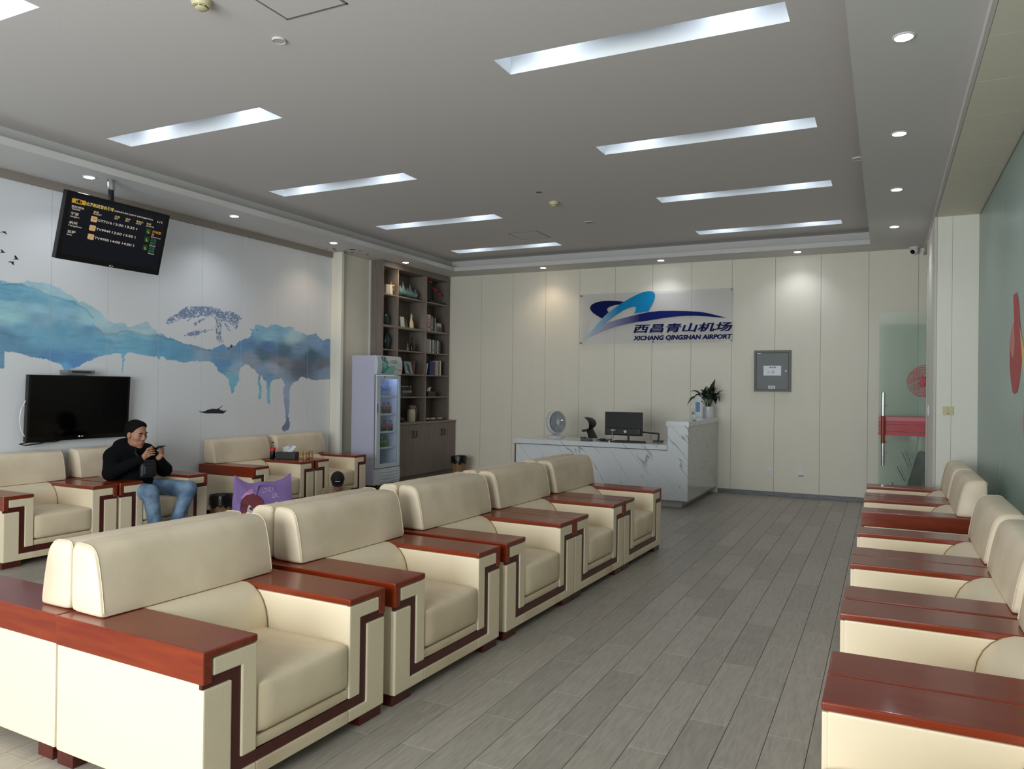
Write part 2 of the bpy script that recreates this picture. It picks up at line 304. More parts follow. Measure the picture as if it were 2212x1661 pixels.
MCT=[(4.194,2.327,72,122,148),(4.469,2.289,74,124,150),(4.765,2.263,78,128,152),(4.539,2.404,108,150,165),(4.763,2.343,106,148,162),(5.0,2.272,104,146,162),(4.197,2.149,98,140,155),(4.471,2.186,104,145,160),(4.766,2.182,100,138,158),(5.002,2.135,112,150,162),(5.168,2.119,122,154,165),(4.231,2.097,108,148,158),(4.472,2.118,88,126,148),(4.334,1.994,78,124,148),(4.693,2.021,74,122,148),(4.2,1.915,66,104,130),(4.547,1.903,76,126,152),(5.004,2.022,74,118,146),(5.253,2.063,100,142,160),(5.609,2.09,116,150,162),(5.088,1.913,74,126,152),(5.52,1.939,76,128,154),(4.337,1.771,68,108,136),(4.623,1.741,60,104,140),(4.851,1.69,60,104,148),(4.744,1.635,76,132,170),(5.372,1.716,80,138,165),(5.85,1.942,72,122,152),(5.916,1.888,64,120,150),(6.177,1.857,68,118,146),(6.382,1.856,98,126,148),(6.743,1.86,84,112,138),(6.652,1.937,72,112,148),(7.048,2.006,66,104,142),(7.372,2.21,92,135,160),(7.458,2.129,100,146,165),(7.719,2.262,84,132,160),(7.46,2.017,60,92,136),(7.94,2.161,124,152,165),(8.094,2.026,80,112,140),(8.388,2.096,88,118,150),(8.657,2.029,72,104,140),(7.725,1.93,56,84,106),(8.292,1.903,50,76,92),(7.378,1.889,60,86,104),(7.213,1.808,104,116,132),(7.727,1.815,92,98,112),(8.1,1.723,70,76,92),(8.495,1.802,74,82,98),(8.601,1.695,92,112,138),(7.552,1.72,118,128,146),(7.381,1.691,92,118,146),(6.745,1.744,64,108,146),(6.869,1.559,82,138,158),(6.928,1.691,110,136,158),(6.872,1.418,72,132,158),(7.327,1.455,82,142,158),(7.481,1.393,84,146,164),(7.808,1.393,112,126,152),(7.811,1.2,104,118,148),(7.798,0.956,80,90,122),(7.469,1.581,80,116,148)]
FOL0=[(5.886,2.186),(5.949,2.245),(6.051,2.303),(6.102,2.346),(6.181,2.381),(6.289,2.398),(6.414,2.413),(6.556,2.421),(6.644,2.405),(6.718,2.377),(6.763,2.387),(6.824,2.393),(6.901,2.377),(6.963,2.353),(7.022,2.314),(6.964,2.299),(6.957,2.251),(6.92,2.177),(6.857,2.219),(6.796,2.25),(6.735,2.262),(6.676,2.263),(6.616,2.31),(6.529,2.308),(6.444,2.295),(6.36,2.293),(6.264,2.262),(6.171,2.204),(6.21,2.268),(6.104,2.237),(6.014,2.196),(5.931,2.16)]
FOL1=[(6.147,2.043),(6.2,2.085),(6.281,2.113),(6.377,2.131),(6.475,2.144),(6.575,2.161),(6.476,2.121),(6.378,2.097),(6.282,2.029),(6.309,2.07),(6.214,2.053)]
FOL2=[(6.279,2.202),(6.333,2.24),(6.402,2.274),(6.458,2.29),(6.417,2.253),(6.348,2.213),(6.286,2.174)]
FOL3=[(6.721,2.244),(6.766,2.236),(6.828,2.147),(6.767,2.177)]
TRK=[(6.499,2.385),(6.572,2.358),(6.609,2.315),(6.661,2.285),(6.735,2.291),(6.765,2.271),(6.691,2.247),(6.685,2.183),(6.679,2.089),(6.698,2.044),(6.725,2.023),(6.651,1.995),(6.614,2.039),(6.595,2.13),(6.603,2.234),(6.58,2.289),(6.529,2.331)]
BOAT=[(6.366,1.192),(6.401,1.18),(6.457,1.185),(6.492,1.201),(6.563,1.211),(6.636,1.207),(6.68,1.226),(6.721,1.252),(6.712,1.237),(6.665,1.207),(6.695,1.191),(6.74,1.182),(6.785,1.189),(6.755,1.163),(6.726,1.15),(6.608,1.155),(6.464,1.158),(6.38,1.175)]
BIRD0=[(4.121,2.851),(4.138,2.859),(4.151,2.864),(4.173,2.865),(4.168,2.859),(4.184,2.84),(4.161,2.847),(4.144,2.854),(4.121,2.849)]
BIRD1=[(4.123,2.669),(4.137,2.673),(4.126,2.701),(4.143,2.693),(4.157,2.679),(4.173,2.676),(4.154,2.67),(4.123,2.666)]
BIRD2=[(4.236,2.626),(4.256,2.631),(4.249,2.655),(4.254,2.665),(4.268,2.655),(4.279,2.637),(4.292,2.635),(4.282,2.628),(4.237,2.622)]
BIRD3=[(4.194,2.593),(4.206,2.599),(4.251,2.604),(4.243,2.595),(4.247,2.569),(4.231,2.579),(4.218,2.593),(4.194,2.59)]
LG1=[(-4.038,2.617),(-4.122,2.666),(-4.193,2.715),(-4.232,2.763),(-4.236,2.803),(-4.209,2.842),(-4.139,2.873),(-4.055,2.889),(-3.93,2.891),(-3.793,2.883),(-3.677,2.868),(-3.71,2.85),(-3.744,2.827),(-3.819,2.821),(-3.881,2.806),(-3.929,2.789),(-3.952,2.767),(-3.956,2.747),(-3.928,2.713),(-3.983,2.662)]
LG2=[(-4.35,2.292),(-4.231,2.403),(-4.093,2.546),(-3.955,2.688),(-3.819,2.782),(-3.683,2.862),(-3.576,2.922),(-3.47,2.97),(-3.377,3.002),(-3.298,3.014),(-3.232,3.011),(-3.192,2.983),(-3.183,2.945),(-3.191,2.894),(-3.217,2.831),(-3.255,2.768),(-3.287,2.705),(-3.413,2.69),(-3.509,2.68),(-3.487,2.724),(-3.483,2.763),(-3.497,2.783),(-3.534,2.784),(-3.588,2.773),(-3.682,2.737),(-3.817,2.657),(-3.954,2.569),(-4.091,2.453),(-4.231,2.35)]
LG3=[(-4.315,2.312),(-4.189,2.403),(-4.05,2.499),(-3.926,2.555),(-3.762,2.596),(-3.6,2.631),(-3.439,2.665),(-3.281,2.692),(-3.111,2.705),(-2.892,2.7),(-2.702,2.689),(-2.514,2.673),(-2.39,2.65),(-2.267,2.615),(-2.098,2.567),(-2.267,2.584),(-2.39,2.598),(-2.563,2.614),(-2.726,2.617),(-2.891,2.609),(-3.084,2.589),(-3.279,2.563),(-3.478,2.543),(-3.679,2.509),(-3.815,2.48),(-3.98,2.431),(-4.118,2.374),(-4.23,2.33)]
DEC1=[(6.678,2.231),(6.5,2.233),(6.435,2.184),(6.39,2.104),(6.345,2.006),(6.302,1.94),(6.258,1.845),(6.271,1.722),(6.342,1.6),(6.437,1.519),(6.561,1.5),(6.67,1.513),(6.765,1.606),(6.826,1.708),(6.834,1.844),(6.785,1.942),(6.7,2.009),(6.614,2.028),(6.639,2.096)]
DEC2=[(6.802,1.842),(6.762,1.933),(6.691,2.008),(6.622,2.016),(6.584,1.896),(6.62,1.78),(6.707,1.771)]
# ------------------------------------------------------------------ the room
XL, XR, YB, ZS, ZC, YF = -7.19, .44, 11.4426, 3.4226, 3.62, -2.5
# floor with planks laid along the room, half bond
fl = struct(MB().box(XL - .1, 1.1, YF, YB + .1, -.14, -.016).build('floor', SUBF))
PW, PL = .171, .806
pm = MB().box(0, PW - .0022, 0, PL - .002, -.015, 0).mesh('plank', PLANK, bevel=.0012, seg=1)
cand = []
k0 = int(math.floor((XL + 1.305) / PW)); k1 = int(math.ceil((.9 + 1.305) / PW))
for k in range(k0, k1):
    x = -1.305 + k * PW; off = 3.105 if k % 2 == 0 else 3.495
    for j in range(-8, 12):
        y = off + j * PL
        if y > YB or y < YF: continue
        seen = (-2.35 < x < 0.1 and 1.6 < y < YB) or (-6.1 < x < -2.9 and 2.2 < y < 4.2)
        cand.append((0 if seen else 1, math.hypot(x + .9, y), x, y))
cand.sort(); rest = MB()
for i, (s, d, x, y) in enumerate(cand):
    if i < 290:
        o = bpy.data.objects.new('plank', pm); o.location = (x, y, 0); COL.objects.link(o); o.parent = fl
    else: rest.box(x, x + PW - .0022, y, y + PL - .002, -.015, 0)
o = rest.build('planks', PLANK, fl); o['kind'] = 'stuff'
# main ceiling with troughs cut for the strip lights
SX = [(-6.084, -4.314), (-2.298, -.512)]; SYS = [-1.45, .49, 2.42, 4.352, 6.285, 8.226, 10.17]; SW = .248
def cells(x0, x1, y0, y1, holes):
    xs = sorted({x0, x1} | {v for h in holes for v in h[:2]}); ys = sorted({y0, y1} | {v for h in holes for v in h[2:]})
    for a, b in zip(xs, xs[1:]):
        for c, d in zip(ys, ys[1:]):
            mx, my = (a + b) / 2, (c + d) / 2
            if not any(h[0] < mx < h[1] and h[2] < my < h[3] for h in holes): yield a, b, c, d
holes = [(a, b, y, y + SW) for a, b in SX for y in SYS]
cb = MB()
for a, b, c, d in cells(-6.62, 0.0, YF, 11.12, holes): cb.add([(a, c, ZC), (a, d, ZC), (b, d, ZC), (b, c, ZC)], [(0, 1, 2, 3)])
cb.box(-7.4, 1.3, YF - .1, YB + .2, 3.95, 4.05)
ceil = struct(cb.build('ceiling', CEIL))
for nm, bx in (('soffit', (XL - .05, -6.431, YF, YB, ZS, ZS + .0636)), ('soffit', (-.198, XR, YF, YB, ZS, ZS + .0636)), ('soffit', (-6.431, -.198, 10.888, YB, ZS, ZS + .0636)),
               ('cove_wall', (-6.66, -6.60, YF, 11.12, ZS + .0636, ZC + .02)), ('cove_wall', (-.03, .03, YF, 11.12, ZS + .0636, ZC + .02)), ('cove_wall', (-6.6, -.03, 11.1, 11.16, ZS + .0636, ZC + .02))):
    MB().box(*bx).build(nm, SOFFIT, ceil)
# left wall: printed panels (mural), cornice, pier
PY = [-2.5, -1.4, -.8, -.2, .4, 1.0, 1.6, 2.2, 2.8, 3.4, 4.0, 4.595, 5.189, 5.805, 6.392, 6.997, 7.621, 8.21, 8.69]
wl = struct(MB().box(XL - .16, XL - .014, YF, YB + .1, 0, ZC).build('wall_left', DARKGAP))
def inpoly(Y, Z, P):
    r = np.zeros(Y.shape, bool); n = len(P)
    for i in range(n):
        (y0, z0), (y1, z1) = P[i], P[(i + 1) % n]
        if z0 == z1: continue
        r ^= ((z0 > Z) != (z1 > Z)) & (Y < (y1 - y0) * (Z - z0) / (z1 - z0) + y0)
    return r
def vnoise(Y, Z, f, seed):
    tab = np.random.RandomState(seed).rand(64, 64); y = Y * f; z = Z * f; i = np.floor(y).astype(int); j = np.floor(z).astype(int); u = y - i; v = z - j; u = u * u * (3 - 2 * u); v = v * v * (3 - 2 * v)
    a = tab[i % 64, j % 64]; b = tab[(i + 1) % 64, j % 64]; c = tab[i % 64, (j + 1) % 64]; d = tab[(i + 1) % 64, (j + 1) % 64]
    return (a * (1 - u) + b * u) * (1 - v) + (c * (1 - u) + d * u) * v
def fb(Y, Z, f, s): return .5 * vnoise(Y, Z, f, s) + .3 * vnoise(Y, Z, f * 2.1, s + 1) + .2 * vnoise(Y, Z, f * 4.3, s + 2)
LINC = np.array([[lin(c[2:])[i] for i in range(3)] for c in MCT]); WALLOBS = np.array(lin((150, 154, 159))[:3]); WALLALB = np.array(lin((230, 233, 238))[:3])
CTRL = LINC / WALLOBS * WALLALB * .97; CTRL = CTRL * .88 + CTRL.mean(1, keepdims=True) * .12
def mural_col(Y, Z):
    out = np.tile(WALLALB, (len(Y), 1))
    Yn = Y + .035 * (fb(Y, Z, 9, 3) - .5) + .02 * (vnoise(Y, Z, 40, 8) - .5); Zn = Z + .045 * (fb(Y, Z, 8, 13) - .5) + .015 * (vnoise(Y, Z, 45, 18) - .5)
    # left end of the range goes on beyond the traced part
    yl = MUR[0][0]; ext = (Y < yl + .05) & (Z < MUR[0][1] + .02 - .35 * np.clip(yl - Y, 0, 9) ** 1.6) & (Z > 1.62 + .2 * np.clip(yl - Y, 0, 9))
    ins = inpoly(Yn, Zn, MUR) | ext
    if ins.any():
        y, z = Y[ins] + .05 * (fb(Y[ins], Z[ins], 5, 31) - .5), Z[ins] + .05 * (fb(Y[ins], Z[ins], 7, 37) - .5)
        d2 = (y[:, None] - np.array([c[0] for c in MCT])) ** 2 * .35 + (z[:, None] - np.array([c[1] for c in MCT])) ** 2 + 4e-4
        w = d2 ** -2; c = (w @ CTRL) / w.sum(1, keepdims=True)
        c *= (.9 + .2 * fb(y, z, 14, 41))[:, None]
        st = vnoise(y * .1, z, 60, 51); c *= (1 - .12 * np.clip((st - .6) / .3, 0, 1))[:, None]
        for R in (RID1, RID2):
            ry = np.array([p[0] for p in R]); rz = np.array([p[1] for p in R]); zz = np.interp(y, ry, rz); inr = (y > ry[0]) & (y < ry[-1]); dz = zz - z
            line = inr & (dz > -.004) & (dz < .02); c[line] *= .82
            up = inr & (dz <= -.004) & (dz > -.22); fade = np.clip(1 - (-dz) / .22, 0, 1)[:, None]; c = np.where(up[:, None], c * (1 - .3 * fade) + WALLALB * .86 * .3 * fade, c)
        out[ins] = c
    tree = np.array(lin((126, 146, 180))[:3]) * 1.2
    for F, den in ((FOL0, .40), (FOL1, .46), (FOL2, .5), (FOL3, .5)):
        ii = inpoly(Y + .02 * (vnoise(Y, Z, 50, 61) - .5), Z + .02 * (vnoise(Y, Z, 50, 62) - .5), F)
        if ii.any():
            zt = max(p[1] for p in F); den2 = den + .16 * np.clip((zt - Z[ii] - .08) / .2, 0, 1)
            on = vnoise(Y[ii] * .6, Z[ii], 85, 71) * .6 + vnoise(Y[ii], Z[ii], 170, 72) * .4 > den2 - .05
            q = np.where(ii)[0][on]; out[q] = tree * .9
    ii = inpoly(Y, Z, TRK)
    if ii.any():
        on = vnoise(Y[ii], Z[ii] * .5, 110, 81) > .5; q = np.where(ii)[0]; out[q[on]] = tree * .85; out[q[~on]] = WALLALB * .9
    for (cy, cz, r) in ((6.845, 1.968, .022), (6.80, 1.94, .012), (7.27, 2.2, .01)):
        out[(Y - cy) ** 2 + (Z - cz) ** 2 < r * r] = np.array(lin((62, 74, 100))[:3])
    return np.clip(out, 0, 1)
mm, mnt, mb_ = new_mat('printed_wall_panel'); at = N(mnt, 'ShaderNodeAttribute', attribute_name='Col'); mnt.links.new(at.outputs['Color'], mb_.inputs['Base Color']); mb_.inputs['Roughness'].default_value = .5
for y0, y1 in zip(PY, PY[1:]):
    a, b = y0 + .0015, y1 - .0015; ztop = 3.35; V = []; F = []
    z0m, z1m = .87, 2.45; paint = y1 > 3.3
    def quad(ya, yb, za, zb):
        n = len(V); V.extend([(XL, ya, za), (XL, yb, za), (XL, yb, zb), (XL, ya, zb)]); F.append((n, n + 1, n + 2, n + 3))
    if paint:
        ny = int(round((b - a) / .0052)); nz = int(round((z1m - z0m) / .0052)); yy = np.linspace(a, b, ny + 1); zz = np.linspace(z0m, z1m, nz + 1)
        Yg, Zg = np.meshgrid(yy, zz); V.extend(np.stack([np.full(Yg.size, XL), Yg.ravel(), Zg.ravel()], 1).tolist())
        r = np.arange(ny); 
        for j in range(nz): F.extend(np.stack([j * (ny + 1) + r, j * (ny + 1) + r + 1, (j + 1) * (ny + 1) + r + 1, (j + 1) * (ny + 1) + r], 1).tolist())
        quad(a, b, 0, z0m); quad(a, b, z1m, ztop)
    else: quad(a, b, 0, ztop)
    n = len(V); V.extend([(XL - .012, a, 0), (XL - .012, b, 0), (XL - .012, b, ztop), (XL - .012, a, ztop), (XL, a, 0), (XL, b, 0), (XL, b, ztop), (XL, a, ztop)])
    F.extend([(n, n + 3, n + 7, n + 4), (n + 1, n + 5, n + 6, n + 2)])
    me = bpy.data.meshes.new('panel'); me.from_pydata(V, [], F); me.materials.append(mm); ca = me.color_attributes.new('Col', 'FLOAT_COLOR', 'POINT')
    C = np.ones((len(V), 4)); C[:, :3] = WALLALB
    if paint:
        g = np.array(V[:(ny + 1) * (nz + 1)]); C[:len(g), :3] = mural_col(g[:, 1], g[:, 2])
    ca.data.foreach_set('color', C.ravel()); me.update(); _link(bpy.data.objects.new('panel', me), wl)
INKB = mat('black_ink', (22, 26, 34), .6); INKG = mat('boat_ink', (40, 42, 50), .6)
wf = lambda u, v, w: (XL + .0015 + w, u, v)
for B_ in (BIRD0, BIRD1, BIRD2, BIRD3): poly_part(B_, wf, INKB, 'bird_print', wl)
poly_part(BOAT, wf, INKG, 'boat_print', wl)
struct(MB().box(XL, XL + .03, YF, 8.69, 3.345, ZS - .001).build('trim_1', CORN))
pier = struct(MB().box(XL - .02, -7.07, 8.694, 9.462, 0, ZS - .002).build('wall_left', CREAMW))
MB().box(-7.075, -7.0, 8.69, 8.745, 0, ZS - .002).build('corner_trim', PILLAR, pier, bevel=.004)
MB().box(-7.069, -7.045, 9.43, 9.462, 0, ZS - .002).build('edge_strip', WHITE, pier)
# back wall
wb = struct(MB().box(XL - .1, 1.2, YB + .012, YB + .16, 0, ZC).build('wall_back', DARKGAP))
bs = [XL, -6.82, -6.215, -5.616, -5.02, -4.425, -3.83, -3.232, -2.633, -2.038, -1.433, -.826, -.22, .378, 1.15]
for a, b in zip(bs, bs[1:]): MB().box(a + .0018, b - .0018, YB, YB + .012, 0, ZS).build('panel', CREAMW, wb)
struct(MB().box(-2.215, .9, YB - .014, YB, 0, .065).build('baseboard_back', BASEB, bevel=.003))
MB_ = MB().box(-6.69, -4.63, YB - .014, YB, 0, .065).build('baseboard_back', BASEB, bevel=.003); struct(MB_)
# right side: bay with frosted glass, beam, pier, doorway
wr = struct(MB().box(.462, 1.02, 9.012, 10.4, 0, 3.33).build('wall_right', PILLAR))
MB().box(.44, .466, 8.996, 9.03, 0, 3.328).build('corner_trim', WHITE, wr, bevel=.004)
MB().box(.4675, .6005, 9.0, 9.012, 0, 3.328).build('panel', PILLAR, wr); MB().box(.6035, .838, 9.0, 9.012, 0, 3.328).build('panel', PILLAR, wr)
for a, b in ((9.032, 9.6), (9.603, 10.36)): MB().box(.44, .462, a, b, 0, 3.328).build('panel', PILLAR, wr)
MB().box(.432, .462, 10.362, 10.42, 0, 3.328).build('jamb_trim', WHITE, wr, bevel=.004)
beam = struct(MB().box(.44, 1.05, YF, YB, 3.332, ZC).build('trim_2', SOFFIT))
MB().box(.43, .452, YF, YB, 3.326, 3.345).build('bead', WHITE, beam)
for y in [v * .64 - 2.5 for v in range(18)]:
    a, b = y + .0015, min(y + .64, 8.995) - .0015
    if b > a: MB().box(.456, .84, a, b, 3.322, 3.332).build('panel', BAYC, beam)
FROST = mat('frosted_green_glass', (152, 175, 167), .35, noise=(1.3, .12), spec=.5)
win = struct(MB().box(.842, .95, YF, 8.995, 0, .05).box(.842, .95, YF, 8.995, 3.29, 3.325).build('window_1', GREYM))
gy = [-2.5, -.6, 1.0, 2.6, 4.18, 5.76, 7.33, 8.99]
for a, b in zip(gy, gy[1:]): MB().box(.84, .852, a + .003, b - .003, .05, 3.3).build('pane', FROST, win, bevel=.002, seg=1)
MB().box(.86, .95, YF, 8.99, .05, 3.29).build('backing', mat('green_backing', (70, 92, 86), .8), win)
DR, DO, DYL = mat('decal_red', (176, 44, 58), .5), mat('decal_rose', (206, 128, 112), .5), mat('decal_yellow', (226, 196, 120), .5)
gf = lambda u, v, w: (.8385 + w, u, v)
ymid = 6.0
def mir(P): return [(2 * ymid - u, v) for u, v in P]
for P_, m_ in ((DEC1, DR), (DEC2, DO), ([(6.36, 1.98), (6.05, 1.72), (6.0, 1.35), (6.18, 1.62)], DYL), ([(6.2, 1.33), (6.05, 1.5), (6.02, 1.25), (6.1, 1.12)], DO)):
    poly_part(P_, gf, m_, 'decal', win, -.0004 if m_ in (DO, DYL) else 0); poly_part(mir(P_), gf, m_, 'decal', win, -.0004 if m_ in (DO, DYL) else 0)
struct(MB().box(1.02, 1.12, 9.0, YB + .1, 0, ZC).build('wall_right', PILLAR))
# front wall behind the camera: low wall, mullions, glazing
wfr = struct(MB().box(XL - .1, 1.1, YF - .1, YF, 0, .25).box(XL - .1, 1.1, YF - .1, YF, 3.15, ZC).box(XL - .1, -4.9, YF - .1, YF, .25, 3.15).box(-.35, 1.1, YF - .1, YF, .25, 3.15).build('wall_front', WHITE))
w2 = struct(MB().box(-4.9, -.35, YF - .08, YF - .02, .25, .31).box(-4.9, -.35, YF - .08, YF - .02, 3.09, 3.15).build('window_2', GREYM))
CLEAR = glass('clear_glass', (.96, .98, .97, 1), .04)
for i in range(4):
    x = -4.87 + i * 4.49 / 3; MB().box(x - .03, x + .03, YF - .08, YF - .02, .31, 3.09).build('mullion', GREYM, w2)
    if i < 3: MB().box(x + .03, x + 4.49 / 3 - .03, YF - .055, YF - .047, .31, 3.09).build('pane', CLEAR, w2)
# ---- glass door leaves standing open across the doorway
DGL = glass('door_glass', (.945, .975, .96, 1), .02, fres=.3, haze=((.55, .68, .62, 1), .07))
REDS = mat('red_film', (176, 26, 44), .4); REDL = mat('pale_red_film', (196, 110, 118), .45); MAHR = wood_mat('handle_wood', (120, 44, 22), (150, 62, 32), .35, axis=(20, 20, 3), scale=2)
def leaf(n, label, y, ztop, x0=-.08, x1=.80, handle=True):
    d = MB().box(x0, x1, y, y + .012, .012, ztop).build(n, DGL); d['kind'] = 'structure'; d['label'] = label
    for za, zb, m_ in ((1.155, 1.2, REDL), (1.115, 1.15, REDS), (1.06, 1.108, REDS), (1.028, 1.055, REDS), (.975, 1.018, REDS)):
        MB().box(x0 + .002, x1 - .002, y - .0012, y - .0002, za, zb).build('film_stripe', m_, d)
    cx, cz, r = .44, 1.645, .195
    ring = [(cx + r * math.cos(t), cz + r * math.sin(t)) for t in np.linspace(0, 2 * math.pi, 48, endpoint=False)]
    b = MB(); n_ = 48
    b.add([(u, y - .0015, v) for u, v in ring] + [(cx + (u - cx) * .955, y - .0015, cz + (v - cz) * .955) for u, v in ring], [(i, (i + 1) % n_, n_ + (i + 1) % n_, n_ + i) for i in range(n_)])
    rr = random.Random(3)
    gx = np.arange(-.18, .18, .03)
    for i, u in enumerate(gx):
        for j, v in enumerate(gx):
            q = math.hypot(u + .012, v + .012)
            if q > .172 or q < .085: continue
            w, h = rr.uniform(.007, .012), rr.uniform(.007, .012); c0, c1 = cx + u + .012, cz + v + .012
            b.add([(c0 - w, y - .0015, c1 - h), (c0 + w, y - .0015, c1 - h), (c0 + w, y - .0015, c1 + h), (c0 - w, y - .0015, c1 + h), (c0 - w * .45, y - .0015, c1 - h * .45), (c0 + w * .45, y - .0015, c1 - h * .45), (c0 + w * .45, y - .0015, c1 + h * .45), (c0 - w * .45, y - .0015, c1 + h * .45)],
                  [(0, 1, 5, 4), (1, 2, 6, 5), (2, 3, 7, 6), (3, 0, 4, 7)])
    b.build('round_emblem', REDS, d)
    text('福', d, (cx - .075, y - .0018, cz - .075), (1, 0, 0), (0, 0, 1), .15, .15, REDS, 'emblem_character', bold=.05)
    if handle:
        h = MB().tube([(x0 + .052, y - .05, .605), (x0 + .052, y - .05, .88)], .023, 16).tube([(x0 + .052, y - .05, 1.215), (x0 + .052, y - .05, 1.5)], .023, 16).tube([(x0 + .052, y - .05, .775), (x0 + .052, y, .775)], .01, 10).tube([(x0 + .052, y - .05, 1.336), (x0 + .052, y, 1.336)], .01, 10).build('handle', CHROME, d, smooth=True)
        MB().tube([(x0 + .052, y - .05, .88), (x0 + .052, y - .05, 1.215)], .0235, 16).build('handle_grip', MAHR, h, smooth=True)
        MB().ball((x0 + .085, y - .022, 1.34), .014, 10).ball((x0 + .085, y - .022, .895), .014, 10).ball((x0 + .085, y - .022, .775), .012, 10).build('handle_fixing', CHROME, d, smooth=True)
    MB().box(x0 + .3, x1 - .02, y - .012, y + .024, .0, .09).build('bottom_clamp', STEEL, d, bevel=.004)
    return d
leaf('door_1', 'nearer clear glass door leaf with red stripes and long bar handle', 10.45, 2.49)
leaf('door_2', 'farther glass door leaf behind the first one, close to the back wall', 11.26, 2.405, handle=False)
# ------------------------------------------------------------------ ceiling fittings
TROUGH = mat('trough_white', (226, 230, 234), .6)
def emis(name, col, s):
    m = bpy.data.materials.new(name); m.use_nodes = True; nt = m.node_tree; nt.nodes.clear(); e = N(nt, 'ShaderNodeEmission'); e.inputs[0].default_value = lin(col); e.inputs[1].default_value = s
    nt.links.new(e.outputs[0], N(nt, 'ShaderNodeOutputMaterial').inputs[0]); return m
TUBE = emis('cool_tube', (236, 245, 255), 18.0)
ordn = ['behind the camera', 'just behind the camera', 'first', 'second', 'third', 'fourth', 'farthest']
for si, (a, b) in enumerate(SX):
    side = 'row over the mural side' if si == 0 else 'row over the aisle'
    for yi, y in enumerate(SYS):
        if yi < 2: pass
        lab = ['strip light recess above and behind the viewer, %s' % side, 'strip light recess overhead just behind the viewer, %s' % side, 'nearest strip light recess overhead, %s' % side,
               'long bright recessed strip light nearest in view, %s' % side, 'second recessed strip light counted from the viewer, %s' % side, 'third recessed strip light counted from the viewer, %s' % side, 'farthest recessed strip light beside the back wall, %s' % side][yi]
        t = thing('strip_light', lab, 'ceiling light', ((a + b) / 2, y + SW / 2, ZC), 0, 'recessed strip lights in the ceiling'); d = .26
        m = MB(); z1 = ZC + d
        m.add([(a, y, ZC), (b, y, ZC), (b, y + SW, ZC), (a, y + SW, ZC), (a, y, z1), (b, y, z1), (b, y + SW, z1), (a, y + SW, z1)], [(0, 1, 5, 4), (1, 2, 6, 5), (2, 3, 7, 6), (3, 0, 4, 7), (4, 5, 6, 7)]).build('housing', TROUGH, t)
        for fx in (.19, .81):
            cx = a + (b - a) * fx; MB().tube([(cx - .07, y + SW / 2, ZC + .17), (cx + .07, y + SW / 2, ZC + .17)], .022, 10).build('lamp_tube', TUBE, t, smooth=True)
DLM = {'c': emis('downlight_cool', (240, 246, 255), 26), 'w': emis('downlight_warm', (255, 232, 205), 26)}
def downlight(x, y, tone, lab, energy=20, z=ZS):
    t = thing('downlight', lab, 'downlight', (x, y, z), 0, 'round downlights in the soffit')
    MB().lathe([(.043, 0), (.058, 0), (.058, -.004), (.052, -.007), (.043, -.007)], 28, (x, y, z)).build('trim_ring', WPL, t, smooth=True)
    MB().lathe([(0, -.0072), (.046, -.0072), (.044, -.0085), (0, -.0085)], 24, (x, y, z)).build('lens', DLM[tone], t)
    l = bpy.data.lights.new('downlight_beam', 'SPOT'); l.energy = energy; l.spot_size = math.radians(128); l.spot_blend = .9; l.shadow_soft_size = .04; l.color = (1, .80, .58) if tone == 'w' else (.93, .96, 1)
    o = bpy.data.objects.new('downlight_beam', l); o.parent = t; o.location = (0, 0, -.012); COL.objects.link(o)
for x, y, tn, lb in ((-6.69, 4.622, 'c', 'round downlight above the hanging flight screen'), (-6.675, 6.37, 'c', 'round downlight above the printed pine tree'), (-6.67, 8.10, 'w', 'warm round downlight beside the water-stained ceiling patch'),
                     (-6.676, 9.82, 'w', 'warm round downlight right above the bookcase'), (-4.913, 11.08, 'w', 'warm round downlight on the back soffit between bookcase and airport sign'), (-3.01, 11.09, 'c', 'round downlight above the airport sign'),
                     (-1.105, 11.1, 'c', 'round downlight above the grey electrical box'), (.072, 9.831, 'c', 'farthest round downlight of the right soffit, near the dome camera'), (.075, 8.04, 'c', 'third round downlight of the right soffit counted from the viewer'),
                     (.073, 6.312, 'c', 'second round downlight of the right soffit counted from the viewer'), (.07, 4.603, 'c', 'largest round downlight of the right soffit, nearest the viewer'), (.07, 2.88, 'c', 'round downlight of the right soffit over the viewer'), (-6.68, 2.85, 'c', 'round downlight of the left soffit beside the viewer')):
    downlight(x, y, tn, lb)
CRP = mat('aged_cream_plastic', (206, 198, 160), .5)
for (x, y, lab) in ((-3.405, 7.96, 'cream smoke detector on the ceiling between the strip light rows'), (-3.413, 3.0, 'cream smoke detector cut by the top edge of the view')):
    t = thing('smoke_detector', lab, 'smoke detector', (x, y, ZC)); MB().lathe([(.055, 0), (.055, -.012), (.046, -.034), (.0, -.034)], 24, (x, y, ZC)).build('base', CRP, t, smooth=True)
    MB().lathe([(.034, -.034), (.034, -.046), (.026, -.052), (0, -.052)], 20, (x, y, ZC)).build('sensor_head', CRP, t, smooth=True); m = MB()
    for k in range(8): an = k * math.pi / 4; m.obox((x + .0335 * math.cos(an), y + .0335 * math.sin(an), ZC - .040), (math.cos(an), math.sin(an), 0), (-math.sin(an), math.cos(an), 0), (0, 0, 1), .0012, .009, .0025)
    m.build('vent_slot', BLK, t)
